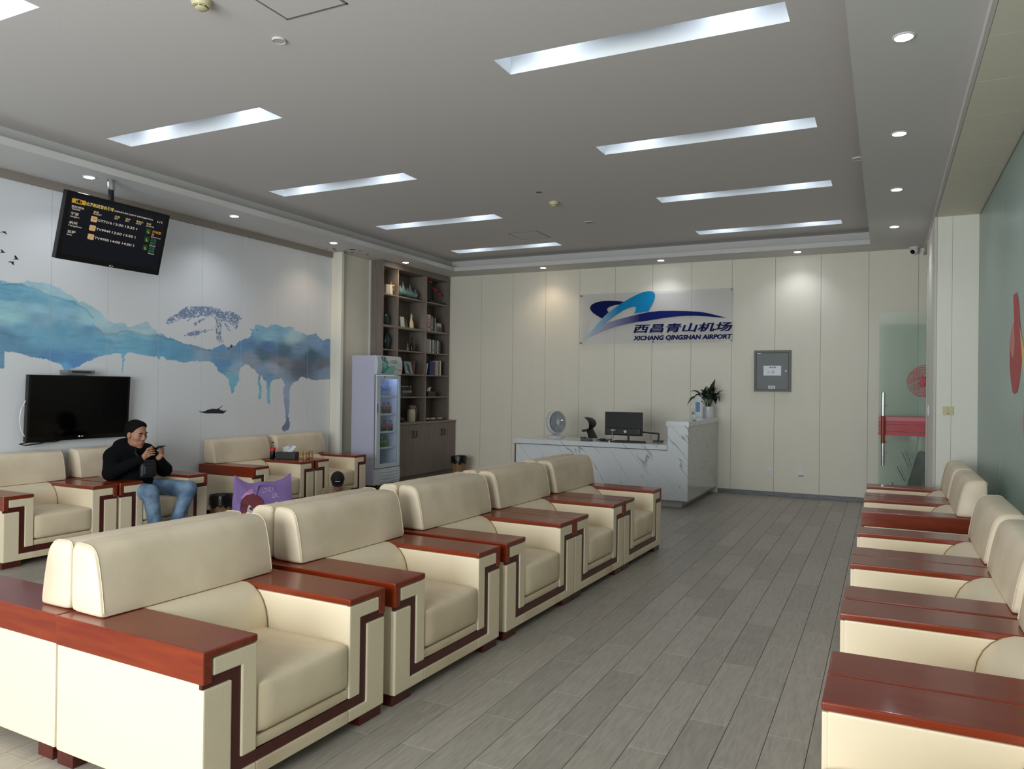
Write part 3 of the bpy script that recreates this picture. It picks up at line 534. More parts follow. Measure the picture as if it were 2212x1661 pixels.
for (x, y, r, lab, c) in ((-3.361, 3.545, .042, 'small white blank cover disc on the ceiling beside the hatch', (192, 189, 184)), (-3.40, 9.09, .064, 'round grey speaker grille in the ceiling near the far hatch', (150, 148, 138)), (-.247, 7.55, .05, 'white disc at the ceiling edge beside the right soffit', (205, 203, 198))):
    t = thing('ceiling_disc', lab, 'ceiling disc', (x, y, ZC)); MB().lathe([(r, 0), (r, -.008), (r * .93, -.012), (r * .86, -.008)], 28, (x, y, ZC)).build('rim', WHITE, t, smooth=True); MB().lathe([(r * .88, -.004), (r * .88, -.0085), (0, -.0085)], 24, (x, y, ZC)).build('cover', mat('disc_cover', c, .7), t)
t = thing('sprinkler', 'dark recessed sprinkler hole beside the smoke detector', 'sprinkler', (-3.388, 7.503, ZC)); MB().lathe([(.032, 0), (.032, -.002), (.02, -.0025)], 20, (-3.388, 7.503, ZC)).build('opening', BLK, t); MB().tube([(-3.388, 7.503, ZC - .002), (-3.388, 7.503, ZC - .016)], .006, 8).lathe([(.014, -.016), (.014, -.018), (0, -.018)], 14, (-3.388, 7.503, ZC)).build('sprinkler_head', STEEL, t)
GAP = mat('hatch_gap', (120, 117, 110), .9)
for (x0, x1, y0, y1, lab) in ((-3.135, -2.695, 2.93, 3.37, 'square access hatch in the ceiling at the top of the view'), (-4.675, -4.235, 9.335, 9.80, 'square access hatch in the ceiling near the back wall')):
    t = thing('access_hatch', lab, 'ceiling hatch', ((x0 + x1) / 2, (y0 + y1) / 2, ZC)); MB().box(x0, x1, y0, y0 + .012, ZC - .0025, ZC).box(x0, x1, y1 - .012, y1, ZC - .0025, ZC).box(x0, x0 + .012, y0, y1, ZC - .0025, ZC).box(x1 - .012, x1, y0, y1, ZC - .0025, ZC).build('frame', GAP, t); MB().box(x0 + .016, x1 - .016, y0 + .016, y1 - .016, ZC - .004, ZC).build('cover', CEIL, t)
# water damage on the left soffit: flaked paint edges and holes
FLK = mat('flaked_plaster', (150, 134, 100), .9, noise=(40, .5)); DRK = mat('damp_hole', (24, 22, 18), .9)
rr = random.Random(11)
def blob(cx, cy, r, m, z, el=1.0):
    n = 14; P = [(cx + el * r * (1 + rr.uniform(-.45, .45)) * math.cos(2 * math.pi * i / n), cy + r * (1 + rr.uniform(-.45, .45)) * math.sin(2 * math.pi * i / n)) for i in range(n)]
    b = MB(); b.add([(u, v, z) for u, v in P], [tuple(range(n))[::-1]]); b.build('paint_flake' if m is FLK else 'damp_hole', m, ceil)
for i in range(16): blob(rr.uniform(-7.1, -6.9), rr.uniform(8.1, 8.9), rr.uniform(.008, .03), FLK, ZS - .0008)
for cx, cy, r in ((-6.75, 8.62, .045), (-6.72, 8.74, .022), (-6.95, 8.45, .02), (-6.8, 9.02, .02), (-7.04, 8.2, .016), (-6.8, 8.56, .012), (-6.7, 8.9, .01)): blob(cx, cy, r, DRK, ZS - .0012)
# dome camera
t = thing('dome_camera', 'white dome security camera in the far right ceiling corner', 'camera', (.32, 11.33, ZS)); c0 = (.32, 11.33, ZS)
MB().lathe([(.06, 0), (.06, -.012), (.055, -.02)], 24, c0).build('mount', WPL, t, smooth=True); MB().ball((.32, 11.325, ZS - .045), .052, 18).build('housing', WPL, t, smooth=True)
MB().lathe([(.026, .03), (.03, .046), (.026, .054), (0, .056)], 18, (.32, 11.325, ZS - .045), (-.45, -.75, -.5)).build('lens', BLKG, t, smooth=True)
# ------------------------------------------------------------------ armchairs
W2, AR = .5025, .245
def make_sofa(label, loc, rz, group):
    t = thing('armchair', label, 'armchair', loc, rz, group); L = dict(local=True)
    fn = lambda sx: (lambda u, v, w: (sx * u, w, v))
    xi = W2 - AR
    for sx in (-1, 1):
        def pr(poly, a, b): return MB().prism(poly if sx > 0 else poly[::-1], fn(sx), a, b)
        arm = MB().box(min(sx * xi, sx * (W2 - .004)), max(sx * xi, sx * (W2 - .004)), -.425, .40, .05, .552).build('armrest', LEATH, t, bevel=.008, **L)
        x = lambda tt: xi + tt
        cap = MB().prism([(x(.0), .552), (x(.0), .58), (x(AR), .58), (x(AR), .465), (x(.205), .465), (x(.205), .552)][::sx], fn(sx), -.442, .405).build('arm_top', MAHO, arm, bevel=.007, seg=3, **L)
        pr([(x(.001), .152), (x(.072), .152), (x(.072), .487), (x(.2), .487), (x(.2), .549), (x(.001), .549)], -.441, -.42).build('front_panel', LEATH, arm, bevel=.006, **L)
        pr([(x(0), .052), (x(AR - .004), .052), (x(AR - .004), .448), (x(.118), .448), (x(.118), .104), (x(0), .104)], -.441, -.42).build('front_panel', LEATH, arm, bevel=.006, **L)
        pr([(x(-.001), .106), (x(.116), .106), (x(.116), .450), (x(AR - .002), .450), (x(AR - .002), .485), (x(.074), .485), (x(.074), .15), (x(-.001), .15)], -.434, -.42).build('wood_inlay', MAHOD, arm, **L)
        for ya, yb in ((-.425, -.30), (.29, .39)):
            MB().box(min(sx * (xi + .09), sx * (W2 - .004)), max(sx * (xi + .09), sx * (W2 - .004)), ya, yb, 0, .05).build('foot', MAHOD, t, bevel=.003, **L)
    MB().box(-xi, xi, -.441, -.40, .052, .104).box(-xi, xi, -.40, .38, .06, .15).build('front_rail', LEATH2, t, bevel=.005, **L)
    MB().box(-xi, xi, -.434, -.41, .106, .15).build('wood_inlay', MAHOD, t, **L)
    st = MB().cushion(-xi + .001, xi - .001, -.445, .12, .198, .398, .028, (0, .012, .016), 10).build('seat', LEATH2, t, smooth=True, **L)
    MB().cushion(-xi + .002, xi - .002, -.437, .1, .151, .2, .01, (0, .002, 0), 4).build('seat_apron', LEATH2, st, smooth=True, **L)
    prof = [(.040, .36), (.043, .42), (.052, .465), (.070, .505), (.096, .538), (.132, .563), (.172, .577), (.27, .58), (.27, .36)]
    br = MB().prism(prof, lambda u, v, w: (w, u, v), -xi + .001, xi - .001).build('backrest', LEATH, t, smooth=True, **L)
    for sx in (-1, 1): MB().tube([(sx * (xi - .004), u - .002, v + .001) for u, v in prof[:6]], .0018, 6).build('seam', SEAM, br, **L)
    MB().box(-xi, xi, .27, .40, .05, .579).build('back_panel', LEATH, t, bevel=.01, **L)
    # head cushion resting on both arms
    hp = [(.203, .586), (.211, .64), (.221, .70), (.233, .755), (.243, .795), (.256, .828), (.276, .848), (.305, .857), (.375, .859), (.394, .850), (.401, .825), (.402, .70), (.401, .60), (.390, .583), (.30, .581), (.215, .581)]
    hp = [q for a, b in zip(hp, hp[1:] + hp[:1]) for q in ((a[0] * .75 + b[0] * .25, a[1] * .75 + b[1] * .25), (a[0] * .25 + b[0] * .75, a[1] * .25 + b[1] * .75))]
    cy = sum(p[0] for p in hp) / len(hp); cz = sum(p[1] for p in hp) / len(hp); hl = .447
    secs = [(-hl, .90), (-hl + .004, .955), (-hl + .010, .985), (-hl + .02, 1.0), (-.22, 1.012), (0, 1.016), (.22, 1.012), (hl - .02, 1.0), (hl - .010, .985), (hl - .004, .955), (hl, .90)]
    V = []; F = []; n = len(hp)
    for xx, s in secs:
        for u, v in hp: V.append((xx, cy + (u - cy) * s, max(cz + (v - cz) * s, .5805)))
    for i in range(len(secs) - 1):
        for k in range(n): F.append((i * n + k, i * n + (k + 1) % n, (i + 1) * n + (k + 1) % n, (i + 1) * n + k))
    F += [tuple(range(n))[::-1], tuple(range((len(secs) - 1) * n, len(secs) * n))]
    hc = MB().add(V, [f[::-1] for f in F]).build('head_cushion', LEATHD, t, smooth=True, **L)
    for sx in (-1, 1): MB().tube([(sx * (hl - .013), cy + (u - cy) * 1.006, cz + (v - cz) * 1.006) for u, v in hp[:20]], .0016, 5).build('piping', LEATH, hc, **L)
    return t
D0 = .443
R90 = math.pi / 2
th = -.0385            # the centre rows stand slightly askew
def row_pt(y, off):    # point on the centre row's front line at y, shifted back by off
    return (-2.087 + .0385 * (y - 1.88) - off * math.cos(th), y - off * math.sin(th), 0)
ord5 = ['nearest', 'second', 'third', 'fourth', 'farthest']
YM = [1.882, 2.96, 4.04, 5.05, 6.065]
proto = None; sofas = {}
for i, y in enumerate(YM):
    lab = '%s cream leather armchair of the centre row facing the open aisle' % ord5[i]
    loc = row_pt(y + W2, D0)
    if proto is None: proto = make_sofa(lab, loc, R90 + th, 'armchairs of the centre row facing the aisle'); sofas['m%d' % i] = proto
    else: sofas['m%d' % i] = dup(proto, 'armchair', lab, loc, R90 + th, 'armchairs of the centre row facing the aisle')
for i, y in enumerate(YM):
    lab = '%s cream leather armchair of the centre row facing the mural, backed against its twin' % ord5[i]
    sofas['b%d' % i] = dup(proto, 'armchair', lab, row_pt(y + .005 + W2, D0 + .405 * 2 + .008), R90 + th + math.pi, 'armchairs of the centre row facing the mural')
for k, y, lab in (('a', 3.665, 'cream leather armchair under the black wall television, at the left edge'), ('b', 4.695, 'cream leather armchair in which the man with the phone sits'),
                  ('c', 6.335, 'cream leather armchair with the cola bottle and tissue box on its arm'), ('d', 7.375, 'cream leather armchair beside the fridge, behind the crouching child')):
    sofas['l' + k] = dup(proto, 'armchair', lab, (-6.302 - D0, y + W2 + .005, 0), R90, 'armchairs along the mural wall')
for i, y in enumerate((1.69, 2.703, 3.73, 4.745, 6.5, 7.515)):
    lab = '%s cream leather armchair along the frosted glass wall' % ['nearest', 'second', 'third', 'fourth', 'fifth', 'farthest'][i] + ('' if i != 4 else ', after the gap')
    sofas['r%d' % i] = dup(proto, 'armchair', lab, (-.165 + D0, y + W2, 0), -R90, 'armchairs along the frosted glass wall')
# ------------------------------------------------------------------ reception desk
def marble(name, base=(214, 218, 222), vein=(138, 143, 152), rot=(0, math.radians(-50), 0)):
    m, nt, b = new_mat(name); tc = N(nt, 'ShaderNodeTexCoord'); mp = N(nt, 'ShaderNodeMapping'); mp.inputs['Rotation'].default_value = rot; m0 = mp; mp = N(nt, 'ShaderNodeMapping'); mp.inputs['Scale'].default_value = (.32, 1, 2.6)
    nt.links.new(tc.outputs['Object'], m0.inputs[0]); nt.links.new(m0.outputs[0], mp.inputs[0]); nz = N(nt, 'ShaderNodeTexNoise'); nz.inputs['Scale'].default_value = 2.2; nz.inputs['Detail'].default_value = 2.5; nz.inputs['Distortion'].default_value = .2
    nt.links.new(mp.outputs[0], nz.inputs['Vector']); s = N(nt, 'ShaderNodeMath', operation='SUBTRACT'); s.inputs[1].default_value = .5; a = N(nt, 'ShaderNodeMath', operation='ABSOLUTE')
    nt.links.new(nz.outputs[0], s.inputs[0]); nt.links.new(s.outputs[0], a.inputs[0]); r = N(nt, 'ShaderNodeMapRange'); r.inputs[1].default_value = .0; r.inputs[2].default_value = .011
    nt.links.new(a.outputs[0], r.inputs[0]); n2 = N(nt, 'ShaderNodeTexNoise'); n2.inputs['Scale'].default_value = 2.2; nt.links.new(tc.outputs['Object'], n2.inputs['Vector'])
    r2 = N(nt, 'ShaderNodeMapRange'); r2.inputs[1].default_value = .5; r2.inputs[2].default_value = .64; nt.links.new(n2.outputs[0], r2.inputs[0]); mx = N(nt, 'ShaderNodeMath', operation='MAXIMUM'); nt.links.new(r.outputs[0], mx.inputs[0]); nt.links.new(r2.outputs[0], mx.inputs[1])
    nt.links.new(ramp_mix(nt, mx.outputs[0], lin(vein), lin(base)), b.inputs['Base Color']); b.inputs['Roughness'].default_value = .14; return m
MARB = marble('white_veined_stone'); MARBS = marble('stone_side', (196, 198, 196), (176, 178, 176)); EDGE = mat('black_edge_strip', (60, 62, 64), .4)
dk = thing('reception_desk', 'white veined stone reception desk with a raised counter at its end', 'desk', (-3.4, 10.2, 0))
MB().box(-4.62, -2.222, 9.575, 9.60, .1, .735).box(-2.486, -2.222, 9.575, 9.60, .735, 1.04).build('front_panel', MARB, dk)
MB().box(-2.245, -2.222, 9.60, YB - .016, .1, 1.04).build('side_panel', MARBS, dk)
MB().box(-2.488, -2.465, 9.60, YB - .016, .12, 1.04).build('inner_panel', MARB, dk)
MB().box(-4.62, -4.597, 9.60, 10.22, .1, .735).build('side_panel', MARB, dk)
MB().box(-4.52, -2.327, 9.694, 9.72, 0, .1).box(-2.35, -2.327, 9.72, YB - .016, 0, .1).box(-4.52, -4.5, 9.7, 10.15, 0, .1).build('plinth', MARBS, dk)
MB().box(-4.65, -2.489, 9.555, 10.25, .737, .80).build('worktop', MARB, dk, bevel=.003)
MB().box(-2.502, -2.212, 9.553, YB - .016, 1.04, 1.103).build('counter_top', MARB, dk, bevel=.003)
MB().box(-4.645, -4.632, 9.568, 9.582, .1, .735).box(-4.62, -2.49, 9.571, 9.575, .728, .735).box(-2.2235, -2.2205, 9.5735, 9.5765, .1, 1.04).build('edge_strip', EDGE, dk)
MB().box(-4.2, -3.75, 9.75, 10.2, .14, .73).build('drawer_unit', MARBS, dk)
ZT = .8006
# fan
fd = Vector((.866, -.44, .08)).normalized(); fc = Vector((-4.205, 10.03, 1.02)); fu = Vector((0, 0, 1)); fr = fu.cross(fd).normalized(); fu = fd.cross(fr)
t = thing('desk_fan', 'round grey-white desk fan on the reception desk', 'fan', (-4.2, 10.03, .8)); FANG = mat('fan_grey', (198, 202, 204), .45); FANB = glass('fan_blade', (.62, .68, .7, 1), .05, haze=((.45, .48, .5, 1), .55))
MB().lathe([(.155, -.06), (.168, -.045), (.168, .012), (.160, .022), (.150, .022), (.150, -.05)], 40, fc, fd).build('shroud', FANG, t, smooth=True)
g = MB(); 
for k in range(56):
    an = 2 * math.pi * k / 56; d1 = fr * math.cos(an) + fu * math.sin(an); d2 = fr * math.cos(an + .16) + fu * math.sin(an + .16); g.tube([fc + fd * .032 + d1 * .035, fc + fd * .034 + d1 * .095, fc + fd * .022 + d2 * .152], .0012, 4)
for rad in (.095, .125): g.tube([fc + fd * .034 + (fr * math.cos(2 * math.pi * k / 40) + fu * math.sin(2 * math.pi * k / 40)) * rad for k in range(41)], .0022, 5)
g.build('grille', FANG, t)
MB().lathe([(.036, .03), (.036, .038), (.03, .042), (0, .043)], 24, fc, fd).build('hub', FANG, t, smooth=True)
for k in range(5):
    an = 2 * math.pi * k / 5; P = []
    for rr_, da, dz in ((.03, -.25, .008), (.08, -.5, .016), (.135, -.42, .018), (.14, .2, -.006), (.09, .45, -.014), (.03, .3, -.006)): P.append(fc + (fr * math.cos(an + da) + fu * math.sin(an + da)) * rr_ + fd * dz)
    MB().add(P + [p - fd * .002 for p in P], [(0, 1, 2, 3, 4, 5), (11, 10, 9, 8, 7, 6)] + [(i, 6 + i, 6 + (i + 1) % 6, (i + 1) % 6) for i in range(6)]).build('blade', FANB, t)
MB().lathe([(0, -.1), (.05, -.1), (.07, -.06), (.155, -.06)], 24, fc, fd).build('motor_housing', FANG, t, smooth=True)
MB().tube([fc - fd * .06 - fu * .1, fc - fd * .05 - Vector((0, 0, .19))], .022, 12).lathe([(.13, 0), (.13, .012), (.11, .03), (.03, .045), (0, .046)], 32, (-4.235, 10.05, ZT)).build('base', FANG, t, smooth=True)
# monitor seen from behind
t = thing('computer_monitor', 'black computer monitor seen from behind on the reception desk', 'monitor', (-3.2, 9.95, .8)); MONB = mat('monitor_back', (22, 25, 28), .6)
mo = MB().box(-3.459, -2.932, 9.955, 9.985, .873, 1.192).build('shell', MONB, t, bevel=.006); MB().box(-3.44, -2.95, 9.925, 9.956, .885, .975).build('lower_cover', mat('monitor_cover', (30, 33, 37), .55), t, bevel=.01)
MB().box(-3.454, -2.937, 9.985, 9.9875, .89, 1.187).build('screen', BLKG, t); MB().box(-3.135, -3.105, 9.945, 9.955, .81, .93).build('stand_neck', BLK, t, bevel=.003)
MB().box(-3.22, -3.02, 9.87, 10.03, ZT, .812).build('stand_foot', STEEL, t, bevel=.003); MB().lathe([(.02, 0), (.02, .002), (0, .002)], 16, (-3.16, 9.924, .93), (0, -1, 0)).build('emblem', STEEL, t)
text('Lenovo', t, (-2.975, 9.9235, .965), (0, 0, -1), (1, 0, 0), .05, .010, mat('label_grey', (170, 172, 175), .5)); text('Lenovo', t, (-3.42, 9.9535, 1.135), (1, 0, 0), (0, 0, 1), .08, .018, BLK)
# second display on a side arm
t = thing('display_stand', 'black tubular display bracket standing beside the monitor', 'bracket', (-2.74, 10.05, .8)); MB().tube([(-2.98, 10.06, .925), (-2.73, 10.05, .912)], .011, 10).tube([(-2.73, 10.05, .915), (-2.737, 10.05, .82)], .012, 10).build('arm', BLK, t, smooth=True); MB().box(-2.80, -2.68, 9.99, 10.11, ZT, .822).build('base', BLK, t, bevel=.006)
# things lying on the worktop
KB = mat('keyboard_black', (20, 20, 22), .5)
t = thing('keyboard', 'black computer keyboard in front of the monitor', 'keyboard', (-3.05, 9.72, .8)); MB().box(-3.25, -2.83, 9.66, 9.80, ZT, .818).build('body', KB, t, bevel=.006)
km = MB()
for r in range(5):
    for c in range(15): km.box(-3.24 + c * .027, -3.24 + c * .027 + .022, 9.67 + r * .025, 9.69 + r * .025, .818, .823)
km.build('keys', mat('keycaps', (34, 34, 36), .6), t)
t = thing('computer_mouse', 'black round mouse on the desk edge beside the monitor', 'mouse', (-3.44, 9.80, .8)); MB().ball((-3.44, 9.80, .818), (.05, .035, .0172), 16).build('body', BLK, t, smooth=True); MB().ball((-3.465, 9.79, .829), (.008, .005, .008), 10).build('scroll_wheel', GREYM, t, smooth=True)
t = thing('web_camera', 'small camera on a thin bent stand in front of the monitor', 'camera', (-3.27, 9.70, .8)); MB().lathe([(.05, 0), (.05, .008), (0, .01)], 20, (-3.31, 9.72, ZT)).build('foot', BLK, t, smooth=True); MB().tube([(-3.31, 9.72, .808), (-3.27, 9.70, .865), (-3.265, 9.70, .955)], .005, 8).build('stem', STEEL, t); MB().box(-3.285, -3.225, 9.69, 9.71, .953, .963).build('camera_head', WPL, t, bevel=.003)
t = thing('nail_pot', 'tiny red and white pot at the camera stand foot', 'pot', (-3.28, 9.62, .8)); MB().lathe([(.011, 0), (.011, .02)], 12, (-3.28, 9.62, ZT)).build('body', WPL, t); MB().lathe([(.008, .02), (.008, .038)], 12, (-3.28, 9.62, ZT)).build('cap', REDS, t)
t = thing('desk_phone', 'black stapler-like phone cradle at the desk edge under the chair', 'phone', (-3.62, 9.68, .8)); MB().prism([(-.07, 0), (.07, 0), (.06, .022), (-.05, .05), (-.07, .04)], lambda u, v, w: (-3.62 + u, w, ZT + v), 9.63, 9.73).build('body', mat('phone_grey', (74, 76, 78), .45), t, bevel=.004); MB().box(-3.70, -3.62, 9.64, 9.67, .838, .852).build('handset', BLK, t, bevel=.005)
t = tag(MB().box(-3.56, -3.38, 9.86, 10.06, ZT, .812).build('blue_folder', mat('folder_blue', (52, 66, 120), .5), None, bevel=.002), 'flat dark blue folder lying beside the mouse', 'folder')
t = tag(MB().box(-2.93, -2.60, 9.62, 9.80, ZT, .803).build('desk_papers', mat('clear_sleeve', (150, 156, 160), .2), None), 'glossy grey plastic sleeve lying at the desk end', 'papers')
# office chair
t = thing('office_chair', 'black mesh office chair with curved headrest behind the desk', 'chair', (-3.95, 10.72, 0)); MESHB = mat('black_mesh', (15, 15, 16), .6)
hx, hy = -3.95, 10.72
def cloft(secs, name, m):
    V = []; F = []
    for x, z, w, th_ in secs:
        for a in range(12):
            an = 2 * math.pi * a / 12; V.append((x + th_ * math.cos(an), hy + w * math.sin(an), z))
    for i in range(len(secs) - 1):
        for k in range(12): F.append((i * 12 + k, i * 12 + (k + 1) % 12, (i + 1) * 12 + (k + 1) % 12, (i + 1) * 12 + k))
    F += [tuple(range(12))[::-1], tuple(range((len(secs) - 1) * 12, len(secs) * 12))]; MB().add(V, F).build(name, m, t, smooth=True)
cloft([(hx + .01, .915, .09, .02), (hx + .03, .95, .135, .028), (hx + .035, .99, .15, .026), (hx + .015, 1.03, .145, .028), (hx - .025, 1.062, .13, .03), (hx - .07, 1.078, .10, .018)], 'headrest', MESHB)
MB().tube([(hx + .03, hy, .93), (hx - .05, hy, .89), (hx - .02, hy, .80)], .018, 10).box(hx - .115, hx - .075, hy - .06, hy + .06, .862, .893).build('headrest_bracket', BLK, t)
cloft([(hx - .01, .91, .12, .02), (hx + .05, .75, .2, .026), (hx + .05, .60, .215, .028), (hx + .01, .49, .2, .03)], 'backrest', MESHB)
MB().cushion(hx - .50, hx - .0, hy - .24, hy + .24, .41, .49, .03, (0, 0, .01), 6).build('seat', MESHB, t, smooth=True); MB().tube([(hx - .25, hy, .1), (hx - .25, hy, .41)], .03, 12).build('gas_lift', STEEL, t)
for s in (-1, 1): MB().tube([(hx - .12, hy + s * .25, .45), (hx - .12, hy + s * .28, .63)], .015, 8).box(hx - .28, hx - .03, hy + s * .28 - .035, hy + s * .28 + .035, .63, .655).build('armrest', BLK, t)
for k in range(5):
    an = 2 * math.pi * k / 5; ex, ey = hx - .25 + .3 * math.cos(an), hy + .3 * math.sin(an); lg = MB().tube([(hx - .25, hy, .11), (ex, ey, .07)], [.03, .018], 8).build('base_leg', BLK, t); MB().lathe([(.028, -.012), (.028, .012)], 14, (ex, ey, .028), (math.sin(an), -math.cos(an), 0)).build('caster', BLK, lg)
# plant, card holder, papers on the raised counter
ZK = 1.1036; px, py = -2.30, 11.14
t = thing('potted_plant', 'dark green peace lily in a white pot on the raised counter', 'plant', (px, py, ZK)); POT = mat('white_glazed_pot', (206, 206, 210), .18)
MB().lathe([(.074, .018), (.078, .04), (.079, .165), (.074, .165), (.072, .14), (0, .14)], 32, (px, py, ZK)).build('pot', POT, t, smooth=True); MB().lathe([(.076, 0), (.082, .014), (.08, .018), (0, .018)], 32, (px, py, ZK)).build('saucer', POT, t, smooth=True)
MB().lathe([(.07, .145), (.04, .152), (0, .155)], 20, (px, py, ZK)).build('soil', mat('soil', (38, 30, 24), .95), t)
LEAF = mat('dark_leaf', (26, 48, 26), .38, noise=(12, .4)); STEM = mat('leaf_stem', (44, 70, 34), .6)
def leafm(base, tip, bend, wid, up):
    b, e = Vector(base), Vector(tip); side = (e - b).cross(Vector(up)).normalized(); nrm = side.cross((e - b).normalized()); V = []; F = []; n = 9
    for i in range(n):
        s = i / (n - 1); c = b.lerp(e, s) + Vector((0, 0, 1)) * bend * 4 * s * (1 - s); w = wid * max(.06, math.sin(math.pi * min(1, s ** .8 * 1.02)) ** .8)
        V += [c - side * w + nrm * w * .25, c - side * w * .5, c, c + side * w * .5, c + side * w + nrm * w * .25]
    for i in range(n - 1):
        for k in range(4): F.append((i * 5 + k, i * 5 + k + 1, i * 5 + k + 6, i * 5 + k + 5))
    n0 = len(V); off = nrm * .0012; V2 = [v - off for v in V]
    return V + V2, F + [tuple(j + n0 for j in f[::-1]) for f in F]
r3 = random.Random(4); top = Vector((px, py, ZK + .15))
spec_ = [(-.27, -.04, .10, .10, .03, .05), (-.25, -.02, .22, .06, .045, .08), (-.30, .02, .02, .13, .035, .10), (-.20, -.06, .12, .09, .05, .09), (-.10, -.04, .26, .03, .05, .02), (-.03, -.02, .30, .0, .045, .0), (.03, .03, .22, .02, .06, .02), (.09, -.02, .40, -.02, .06, .0), (.10, .03, .30, .0, .055, .0),
         (.22, -.02, .24, .06, .02, .05), (.17, -.05, .18, .06, .05, .06), (.16, -.02, .08, .12, .055, .08), (.11, -.06, .05, .1, .045, .08), (-.12, -.08, .08, .1, .05, .06), (.0, -.1, .17, .08, .06, .05), (-.05, .05, .2, .05, .05, .03), (.08, .08, .2, .06, .05, .04), (-.14, .05, .2, .06, .05, .05), (.02, -.06, .26, .02, .055, .0)]
for (dx, dy, dz, bend, w, sb) in spec_:
    w *= 1.5; dz *= 1.02; dx *= 1.05; bend *= 1.5; tip = top + Vector((dx, dy, dz)); b0 = top + Vector((dx * .08, dy * .08, .0)); mid = top.lerp(tip, .42) + Vector((0, 0, sb)); lb = mid
    V, F = leafm(lb, tip, bend * .35, w, (0, 0, 1) if abs(dx) > .05 else (0, 1, .2)); lf = MB().add(V, F).build('leaf', LEAF, t, smooth=True); MB().tube([b0, b0.lerp(mid, .6) + Vector((0, 0, .02)), mid], .0035, 5).build('stem', STEM, lf)
ACR = glass('clear_acrylic', (.93, .95, .96, 1), .02, rough=.15); BLU = mat('blue_print', (92, 124, 168), .5)
t = thing('card_holder', 'upright clear acrylic card holder with blue card before the plant', 'card holder', (-2.37, 10.78, ZK)); MB().box(-2.42, -2.325, 10.78, 10.784, ZK + .01, ZK + .31).box(-2.43, -2.315, 10.75, 10.82, ZK, ZK + .01).build('stand', ACR, t); MB().box(-2.415, -2.33, 10.785, 10.7862, ZK + .012, ZK + .305).build('card', mat('card_white', (196, 202, 208), .5), t); MB().box(-2.405, -2.345, 10.7795, 10.78, ZK + .09, ZK + .23).build('print', BLU, t)
t = thing('plastic_bottle', 'small clear plastic bottle left of the acrylic card holder', 'bottle', (-2.445, 10.86, ZK)); MB().lathe([(.03, 0), (.032, .01), (.032, .12), (.012, .15), (.012, .165)], 18, (-2.445, 10.86, ZK)).build('body', ACR, t, smooth=True); MB().lathe([(.014, .165), (.014, .185)], 14, (-2.445, 10.86, ZK)).build('cap', WPL, t); MB().lathe([(.0325, .05), (.0325, .09)], 18, (-2.445, 10.86, ZK)).build('label_band', mat('grey_band', (150, 152, 152), .6), t)
tag(MB().box(-2.49, -2.27, 9.95, 10.26, ZK, ZK + .004).build('paper_sheets', mat('paper', (214, 216, 220), .6), None), 'white paper sheets lying on the raised counter', 'papers'); t = thing('ballpoint_pen', 'thin dark pen at the edge of the raised counter', 'pen', (-2.26, 10.05, ZK)); MB().tube([(-2.25, 9.98, ZK + .005), (-2.255, 10.09, ZK + .005)], .0045, 8).build('barrel', BLK, t); MB().tube([(-2.255, 10.09, ZK + .005), (-2.256, 10.12, ZK + .005)], .005, 8).build('cap', BLKG, t)
# ------------------------------------------------------------------ things on the back wall
t = thing('airport_sign', 'clear acrylic airport sign with a blue swoosh logo on the back wall', 'sign', (-3.215, YB, 2.21)); y0 = 11.413
SGN = glass('sign_acrylic', (.985, .985, .992, 1), .02, rough=.03, fres=.3, haze=((.84, .84, .90, 1), .13))
pl = MB().box(-4.412, -2.018, y0, y0 + .008, 2.213, 3.007).build('panel', SGN, t, bevel=.001, seg=1)
for x in (-4.39, -3.21, -2.04):
    for z in (2.235, 2.985): MB().tube([(x, YB, z), (x, y0 - .008, z)], .014, 12).build('standoff', GREYM, t, smooth=True)
NAVY = mat('navy_print', (16, 24, 84), .7, spec=.1)
def gradm(name, c0, c1, x0, x1):
    m, nt, b = new_mat(name); tc = N(nt, 'ShaderNodeTexCoord'); sx = N(nt, 'ShaderNodeSeparateXYZ'); nt.links.new(tc.outputs['Object'], sx.inputs[0]); r = N(nt, 'ShaderNodeMapRange'); r.inputs[1].default_value = x0; r.inputs[2].default_value = x1
    nt.links.new(sx.outputs[0], r.inputs[0]); nt.links.new(ramp_mix(nt, r.outputs[0], lin(c0), lin(c1)), b.inputs['Base Color']); b.inputs['Roughness'].default_value = .7; b.inputs['Specular IOR Level'].default_value = .1; return m
TEAL = gradm('teal_print', (190, 214, 224), (22, 132, 186), -1.15, -.55); SWO = gradm('swoosh_print', (196, 194, 218), (24, 34, 104), -1.1, -.2)
sf = lambda u, v, w: (u, y0 - .0012 + w, v)
poly_part(LG1, sf, NAVY, 'logo_shape', t); poly_part(LG2, sf, TEAL, 'logo_shape', t, -.0008); poly_part(LG3, sf, SWO, 'logo_shape', t, -.0004)
text('西昌青山机场', t, (-3.52, y0, 2.372), (1, 0, 0), (0, 0, 1), 1.5, .138, NAVY, shear=.2, bold=.024); text('XICHANG QINGSHAN AIRPORT', t, (-3.525, y0, 2.248), (1, 0, 0), (0, 0, 1), 1.5, .084, NAVY, shear=.2, bold=.042)
t = thing('electrical_box', 'grey metal distribution box with a white notice on the back wall', 'electrical box', (-1.46, YB, 1.49)); DB = mat('box_grey', (112, 118, 120), .5, noise=(5, .12)); DBF = mat('box_frame', (100, 102, 98), .5); bx0, bx1, bz0, bz1 = -1.712, -1.207, 1.494, 2.085
MB().box(bx0, bx1, 11.41, YB, bz0, bz0 + .03).box(bx0, bx1, 11.41, YB, bz1 - .03, bz1).box(bx0, bx0 + .03, 11.41, YB, bz0 + .03, bz1 - .03).box(bx1 - .03, bx1, 11.41, YB, bz0 + .03, bz1 - .03).build('frame', DBF, t); MB().box(bx0 + .03, bx1 - .03, 11.425, YB, bz0 + .03, bz1 - .03).build('recess', BLK, t)
